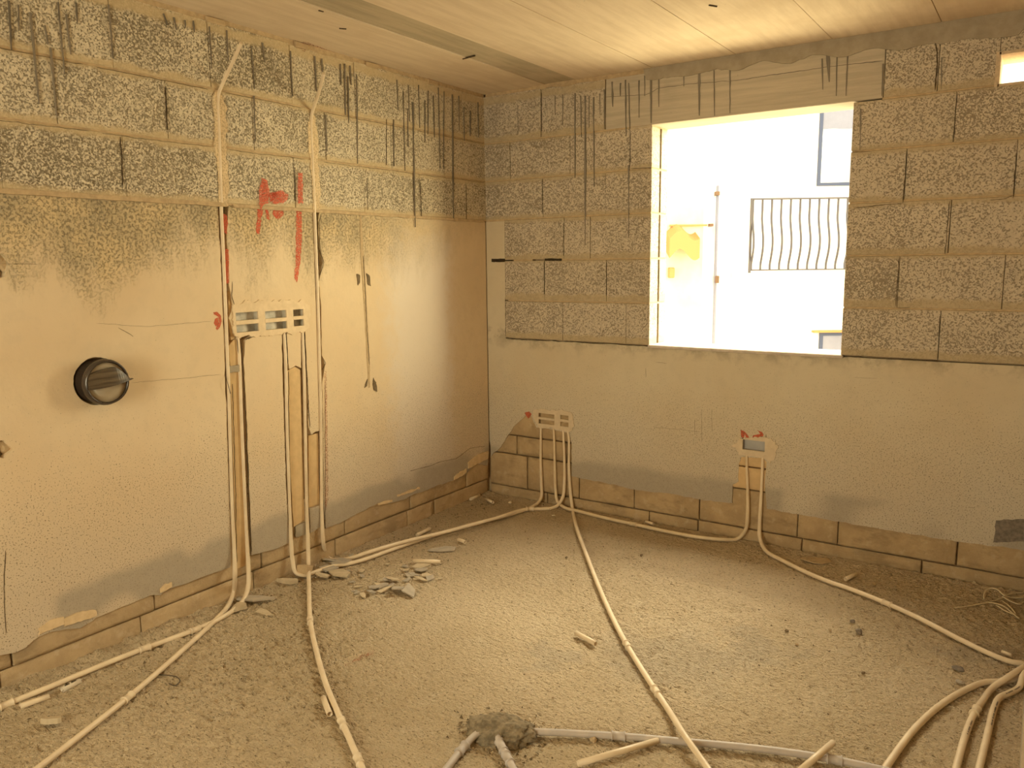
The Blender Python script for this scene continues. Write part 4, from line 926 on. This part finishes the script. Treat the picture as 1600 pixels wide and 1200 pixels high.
shard((0.143, -1.646, 0), .08, 'wedge-shaped shard at the front left of the wall heap', 'shard_light', .55, .008, 14, 10)
shard((-0.013, -1.471, 0), .09, 'darkest brownish shard at the top of the wall heap', 'mortar', .8, .008, 6, 11, lift=.006)
shard((0.066, -1.505, 0), .065, 'upright-leaning grey shard in the middle of the wall heap', asp=.6, th=.006, tilt=22, seed=12, lift=.014)
shard((0.41, -1.026, 0), .15, 'largest flat grey shard lying alone in front of the paired conduits', asp=.75, th=.005, tilt=2, seed=13, rot=.9)
shard((2.158, -0.107, 0), .16, 'flat brown-grey shard on floor near back wall behind sloping conduit', 'mortar', .6, .005, 2, 14)
shard((2.463, -0.281, 0), .04, 'little brown chip on floor near back wall beyond the offcut', 'mortar', .5, .005, 6, 15)
CL1 = ['shard touching the front of the cream offcut, largest of its cluster', 'shard directly in front of the one touching the cream offcut', 'shard at the left of the cluster below the cream offcut, above the lowest one', 'shard at right middle of the cluster below the cream offcut',
       'shard at the heart of the cluster below the cream offcut', 'lowest left shard of the cluster below the cream offcut', 'lowest middle shard of the cluster below the cream offcut', 'rightmost shard of the cluster below the cream offcut',
       'small chip left of the cream offcut, the farther of two', 'small chip left of the cream offcut, the nearer of two']
CL2 = ['farthest shard of the foremost cluster', 'far left shard of the foremost cluster, beside its farthest one', 'shard at the middle of the foremost cluster', 'left grey shard of the foremost cluster', 'shard at front middle of the foremost cluster',
       'biggest shard of the foremost cluster', 'rightmost shard of the foremost cluster', 'front left shard of the foremost cluster', 'little shard at the far edge of the foremost cluster, left of its farthest', 'little shard just in front of the farthest one of the foremost cluster']
CL3 = ['loose flake left of the foremost shard cluster, behind another', 'loose flake left of the foremost cluster, in front of another', 'loose flake nearest the camera, at front left of foremost cluster', 'tiny leftmost flake beside the foremost cluster',
       'long flake between the wall heap and the offcut cluster', 'smaller flake just in front of the long one beside the wall heap', 'lone tiny flake between paired conduits and the clusters', 'flake behind the paired conduit ends, against left wall', 'smaller flake behind the paired conduit ends beside left wall',
       'tiny flake between the wall heap and the foremost cluster', 'lone tiny flake right of the offcut cluster', 'tiny flake touching the right side of the wall heap']
for k, (p, w) in enumerate((((0.465, -1.273, 0), .085), ((0.513, -1.313, 0), .07), ((0.499, -1.391, 0), .06), ((0.567, -1.347, 0), .065), ((0.524, -1.375, 0), .05), ((0.531, -1.446, 0), .055), ((0.583, -1.405, 0), .055), ((0.61, -1.359, 0), .06), ((0.404, -1.312, 0), .035), ((0.444, -1.357, 0), .035))):
    shard(p, w, CL1[k], 'shard' if k % 3 else 'shard_light', .65, .005, 12, 20 + k, group='shard cluster in front of the cream offcut')
for k, (p, w) in enumerate((((0.481, -1.488, 0), .07), ((0.451, -1.507, 0), .055), ((0.486, -1.567, 0), .065), ((0.46, -1.611, 0), .08), ((0.525, -1.605, 0), .075), ((0.58, -1.57, 0), .11), ((0.651, -1.559, 0), .095), ((0.492, -1.652, 0), .055), ((0.452, -1.562, 0), .04), ((0.513, -1.541, 0), .045))):
    shard(p, w, CL2[k], 'shard' if k % 4 else 'shard_light', .6, .005, 12, 40 + k, group='foremost shard cluster')
for k, (p, w) in enumerate((((0.383, -1.633, 0), .035), ((0.43, -1.692, 0), .035), ((0.479, -1.695, 0), .05), ((0.403, -1.682, 0), .028), ((0.252, -1.479, 0), .055), ((0.3, -1.527, 0), .035), ((0.304, -1.344, 0), .03), ((0.063, -1.369, 0), .05), ((0.008, -1.348, 0), .03), ((0.32, -1.609, 0), .03), ((0.661, -1.345, 0), .025), ((0.197, -1.514, 0), .03))):
    shard(p, w, CL3[k], 'shard' if k % 2 else 'shard_light', .5, .004, 8, 60 + k, group='loose flakes between the shard heaps')

def pebble(p, r, label, mat='rock', seed=0, flat_=.7, group='stones on the floor', name='pebble', cat='stone'):
    bm = bmesh.new(); bmesh.ops.create_icosphere(bm, subdivisions=2, radius=r)
    for v in bm.verts:
        k = 1 + .35 * noise.noise(v.co / r * 1.1 + Vector((seed, 0, 0))); v.co = Vector((v.co.x * k, v.co.y * k * .85, v.co.z * k * flat_))
    o = link(name, bm, mat); o.location = (p[0], p[1], p[2] + r * flat_ * .75); o.rotation_euler = (0, 0, seed); tag(o, label, cat, group); return o
pebble((2.459, -0.751, 0), .012, 'small dark stone just behind its larger twin on right floor', seed=1)
pebble((2.502, -0.843, 0), .016, 'larger dark grey stone on the right side of the floor', seed=2, flat_=.8)
pebble((2.245, -0.988, 0), .009, 'small brown stone left of the two dark stones', 'mortar_dark', 3)
pebble((2.58, -1.181, 0), .008, 'single dark pebble in front of the two dark stones', 'mortar_dark', 4)
pebble((2.395, -0.878, 0), .007, 'pale brown pebble between brown stone and dark stones', 'mortar', 5)
pebble((2.311, -1.085, 0), .007, 'little brown pebble in front of the brown stone', 'mortar', 6)
pebble((1.928, -2.109, 0), .012, 'round beige pebble beside the grey conduit near mortar heap', 'mortar', 7)
pebble((2.874, -0.952, 0), .022, 'long dark flat stone near the right-hand conduits', 'rock', 0, .25)
pebble((2.889, -1.058, 0), .016, 'bluish-grey flat stone in front of the dark flat stone', 'shard', 9, .3)
pebble((1.36, -0.515, 0), .008, 'tiny dark pebble beside the conduit crossing the floor', 'mortar_dark', 10)
pebble((1.042, -0.76, 0), .008, 'tiny dark pebble on the bright floor left of crossing conduit', 'mortar_dark', 11)
pebble((0.546, -0.106, 0), .010, 'whitish lump under the corner conduits', 'gypsum_back', 12)
pebble((0.622, -0.193, 0), .012, 'flat whitish lump in front of the corner conduits', 'gypsum_back', 13, .4)
pebble((0.254, -0.13, 0), .014, 'pale nut-shaped lump on the floor at the room corner', 'gypsum_back', 14)
shard((0.339, -3.037, 0), .075, 'angular beige stone chip tilted on the bottom-left floor', 'shard_light', .55, .018, 16, 15, rot=.6, group='stones on the floor', cat='stone')

# mortar heap over the junction of the grey conduits
bm = bmesh.new(); bmesh.ops.create_icosphere(bm, subdivisions=5, radius=1)
hc = Vector((1.65, -2.244, 0))
for v in bm.verts:
    q = v.co.copy(); k = 1 + .22 * noise.noise(q * 2.1 + Vector((3, 1, 0))) + .13 * noise.noise(q * 6) + .07 * noise.noise(q * 17)
    v.co = Vector((q.x * .115 * k, q.y * .075 * k, q.z * .045 * k))
rot = Matrix.Rotation(.35, 4, 'Z'); bmesh.ops.transform(bm, matrix=rot, verts=bm.verts)
o = link('mortar_heap', bm, 'wet_mortar', smooth=True); o.location = hc + Vector((0, 0, .012)); tag(o, 'lump of dark wet mortar covering the junction of the grey conduits', 'mortar heap')
# crumbs
bm = bmesh.new(); r_ = random.Random(5)
def crumb(x, y, s):
    v = [bm.verts.new((x + r_.uniform(-s, s), y + r_.uniform(-s, s), r_.uniform(-.001, .001) + (s * r_.uniform(.5, 1.1) if k == 3 else 0))) for k in range(4)]
    mi = 0 if r_.random() < .6 else 1
    for f in ((0, 1, 3), (1, 2, 3), (2, 0, 3), (0, 2, 1)): bm.faces.new([v[i] for i in f]).material_index = mi
for _ in range(1500): crumb(r_.uniform(.05, 3.05), -3.3 * r_.random() - .03, r_.choice((.0025, .003, .004, .006)))
for _ in range(500): crumb(.04 + abs(r_.gauss(0, .1)), r_.uniform(-3.1, -.1), r_.choice((.003, .005, .008)))
for _ in range(260):
    a = r_.uniform(0, 6.28); d = abs(r_.gauss(.12, .06)); crumb(hc.x + d * cos(a), hc.y + d * .8 * sin(a), r_.choice((.003, .005, .008)))
for _ in range(200): crumb(abs(r_.gauss(.28, .16)) + .03, r_.gauss(-1.15, .3), r_.choice((.003, .005, .007)))
cr = link('rubble_crumbs', bm, ['mortar_dark', 'mortar']); tag(cr, 'loose crumbs of mortar strewn over the rough floor', 'rubble', kind='stuff')

# red stroke sprayed on the floor
paintf = jag([(0.883, -2.22, 0)[:2], (0.881, -2.131, 0)[:2], (0.894, -2.061, 0)[:2], (0.911, -2.068, 0)[:2], (0.9, -2.143, 0)[:2]], .02, .003, 3)
sheet('paint_mark', [paintf], 'F', .004, .002, 'red_dust', fl)

# wires
def wire(strands, r, mat, name, label, cat):
    root = None
    for s in strands:
        bm = bmesh.new(); tube_bm(bm, smooth_path(s, 5), r, 7)
        if root is None:
            root = link(name, bm, mat, None, Vector(s[0])); tag(root, label, cat)
        else: link('strand', bm, mat, root, root.location.copy())
    return root
wire([[(2.912, -0.186, 0.004), (2.913, -0.137, 0.02), (2.933, -0.1, 0.03), (2.959, -0.101, 0.03), (2.991, -0.124, 0.015), (3.028, -0.101, 0.006), (3.065, -0.072, 0.004)],
      [(2.812, -0.36, 0.003), (2.876, -0.287, 0.003), (2.934, -0.213, 0.004), (2.973, -0.153, 0.006), (3.019, -0.059, 0.01), (3.066, -0.01, 0.006)],
      [(2.931, -0.215, 0.004), (2.961, -0.232, 0.012), (2.996, -0.25, 0.012), (3.027, -0.297, 0.008), (3.052, -0.33, 0.004)],
      [(2.962, -0.227, 0.004), (3.003, -0.284, 0.006), (3.037, -0.305, 0.008), (3.015, -0.232, 0.01), (2.984, -0.175, 0.008)],
      [(2.982, -0.151, 0.02), (3.018, -0.167, 0.01), (3.047, -0.17, 0.006), (3.066, -0.126, 0.006)]], .0032, 'cable', 'cable_tangle', 'tangle of thin cream cable on floor in far right corner', 'cable')
wire([[(0.332, -2.647, 0.004), (0.369, -2.633, 0.006), (0.418, -2.626, 0.01), (0.458, -2.639, 0.01), (0.462, -2.661, 0.006), (0.426, -2.664, 0.004)]], .0022, 'wire_dark', 'wire_scrap', 'scrap of thin dark curled wire beside the long foreground conduit', 'wire')
wire([[(0.002, -2.024, 1.067), (0.02, -2.027, 1.025), (0.012, -2.011, 0.978)]], .0015, 'wire_dark', 'tie_wire', 'thin dark tie wire poking out beside the tall conduit at mortar dab', 'wire')

# ================================================================ OUTSIDE
E_ = Vector((cos(radians(33.14)), sin(radians(33.14)), 0)); N2 = Vector((E_.y, -E_.x, 0)); O_ = Vector((-.31, 6.497, 0)) - .8 * N2
FM = Matrix(((E_.x, N2.x, 0, O_.x), (E_.y, N2.y, 0, O_.y), (0, 0, 1, 0), (0, 0, 0, 1)))   # local: u along, n towards the room, z up
def fbm(fn):
    b = bmesh.new(); fn(b); bmesh.ops.transform(b, matrix=FM, verts=b.verts); return b
def fbox(name, u0, n0, z0, u1, n1, z1, mat, parent=None, bev=.0, loc=None):
    return link(name, fbm(lambda b: bevbox(b, u0, n0, z0, u1, n1, z1, bev)), mat, parent, loc)
bm = bmesh.new(); box(bm, -14, .9, -3.3, 18, 22, -3.2)
st = link('street', bm, 'street'); tag(st, kind='structure')
b0, b1 = (1.134, 3.604), (1.763, 2.578)
house = fbox('house', (-0.462, 2.517)[0], -.4, -3.2, 7.5, 0, 6.0, 'facade', loc=tuple(O_)); tag(house, 'sunlit cream house seen across the street through the window', 'house')
HL = tuple(O_)
def window(u0, z0, u1, z1, t, name='window'):
    def fr(b):
        box(b, u0, -.02, z0, u0 + t, .03, z1); box(b, u1 - t, -.02, z0, u1, .03, z1); box(b, u0 + t, -.02, z0, u1 - t, .03, z0 + t); box(b, u0 + t, -.02, z1 - t, u1 - t, .03, z1)
    f = link(name, fbm(fr), 'blue_frame', house, HL)
    zm = z0 + (z1 - z0) * .62
    g = link('pane', fbm(lambda b: box(b, u0 + t, .001, z0 + t, u1 - t, .008, zm)), 'glass', f, HL)
    s = link('shutter', fbm(lambda b: box(b, u0 + t, .001, zm, u1 - t, .016, z1 - t)), 'shutter', f, HL)
    return f
window(b0[0], b1[1], b0[0] + .95, b0[1] + .25, .045)
c0_, c1_ = (1.273, 0.489), (1.761, 0.097)
window(c0_[0], c1_[1] - .5, c0_[0] + .95, c0_[1], .05)
s_ = (1.16, 0.509)
fbox('window_ledge', s_[0], 0, c0_[1], c0_[0] + 1.05, .10, c0_[1] + .03, 'ochre', house, .004, HL)
# balcony slab of the house, part of it
rl, rr = (0.007, 1.413), (1.493, 1.396)
fbox('balcony_slab', rl[0] - .05, 0, rl[1] - .14, 4.5, .86, rl[1] - .04, 'facade', house, .01, HL)
# railing: thing with rails and belly-curved bars
zt = (0, 2.351)[1]; zb = rl[1]
u_first = (0.014, 1.94)[0]; u_pitch = ((1.268, 1.925)[0] - u_first) / 10
rlc = tuple(FM @ Vector((u_first, .8, zb)))
rail = fbox('balcony_railing', u_first - .03, .785, zt - .012, u_first + u_pitch * 24, .815, zt + .010, 'rail', None, .003, rlc); tag(rail, 'dark metal balcony railing with bellied bars on the house opposite', 'railing')
fbox('bottom_rail', u_first - .03, .79, zb - .01, u_first + u_pitch * 24, .81, zb + .008, 'rail', rail, .002, rlc)
fbox('corner_post', u_first - .03, .78, zb - .05, u_first - .003, .82, zt + .01, 'rail', rail, .003, rlc)
for k in range(24):
    u = u_first + u_pitch * k + .004
    h = zt - zb
    prof = [(0, .80), (.08, .80), (.20, .85), (.32, .885), (.45, .88), (.58, .84), (.72, .80), (.86, .80), (1, .80)]
    pts = smooth_path([FM @ Vector((u, n_, zb + h * t)) for t, n_ in prof], 3)
    b = bmesh.new(); tube_bm(b, pts, .0145, 8); link('baluster', b, 'rail', rail, rlc)
# older stone house at the left of the view, set forward and with an arched canopy
hx = (-0.462, 2.517)[0]
old = fbox('stone_house', -7.0, -.4, -3.2, hx - .02, .10, 5.6, 'facade_stone', loc=tuple(O_ + Vector((-2, 0, 0)))); tag(old, 'older yellow stone house beside the cream house across the street', 'house')
OL = tuple(O_ + Vector((-2, 0, 0)))
def canopy(b):
    a0, a1 = (-1.014, 1.748), (-0.595, 1.743); n = 14
    up_, lo_ = [], []
    for i in range(n + 1):
        t = i / n; u = a0[0] + (a1[0] - a0[0]) * t; w = .10 * sin(t * 2 * pi - .6) * .8
        up_.append((u, (-0.802, 1.834)[1] + .06 + w * .9)); lo_.append((u, (-0.797, 1.631)[1] + w * 1.0))
    vf = [[b.verts.new((p[0], .42, p[1])) for p in q] for q in (up_, lo_)]; vb = [[b.verts.new((p[0], .10, p[1] + .10)) for p in q] for q in (up_, lo_)]
    for i in range(n):
        for A_, B_ in ((vf[0], vf[1]), (vb[0], vf[0]), (vf[1], vb[1]), (vb[1], vb[0])): b.faces.new([A_[i], A_[i + 1], B_[i + 1], B_[i]])
    for e in (0, -1): b.faces.new([vf[0][e], vf[1][e], vb[1][e], vb[0][e]])
link('canopy', fbm(canopy), 'ochre', old, OL)
for a, b_ in (((-0.976, 1.454), (-0.899, 1.307)),):
    fbox('corbel', a[0], .08, b_[1], b_[0], .22, a[1], 'ochre', old, .01, OL)
fbox('string_course', (-0.965, 2.042)[0], .08, (-0.965, 2.033)[1], (-0.436, 2.036)[0], .14, (-0.965, 2.051)[1] + .006, 'ochre', old, 0, OL)
pu = (-0.282, 1.611)[0]
plc = tuple(FM @ Vector((pu, .06, -3)))
b = bmesh.new(); tube_bm(b, [FM @ Vector((pu, .06, z)) for z in (-3.1, 0, 2.6)], .02, 10)
dp = link('downpipe', b, 'shutter', None, plc); tag(dp, 'slim pale rainwater pipe on the cream house, held by rusty brackets', 'pipe')
for a, c in (((-0.289, 2.515), (-0.287, 2.461)), ((-0.265, 1.325), (-0.262, 1.224)), ((-0.368, 2.067), (-0.367, 2.03))):
    fbox('bracket', a[0] - .025, 0, c[1], a[0] + .03, .10, a[1], 'rust', dp, .003, plc)
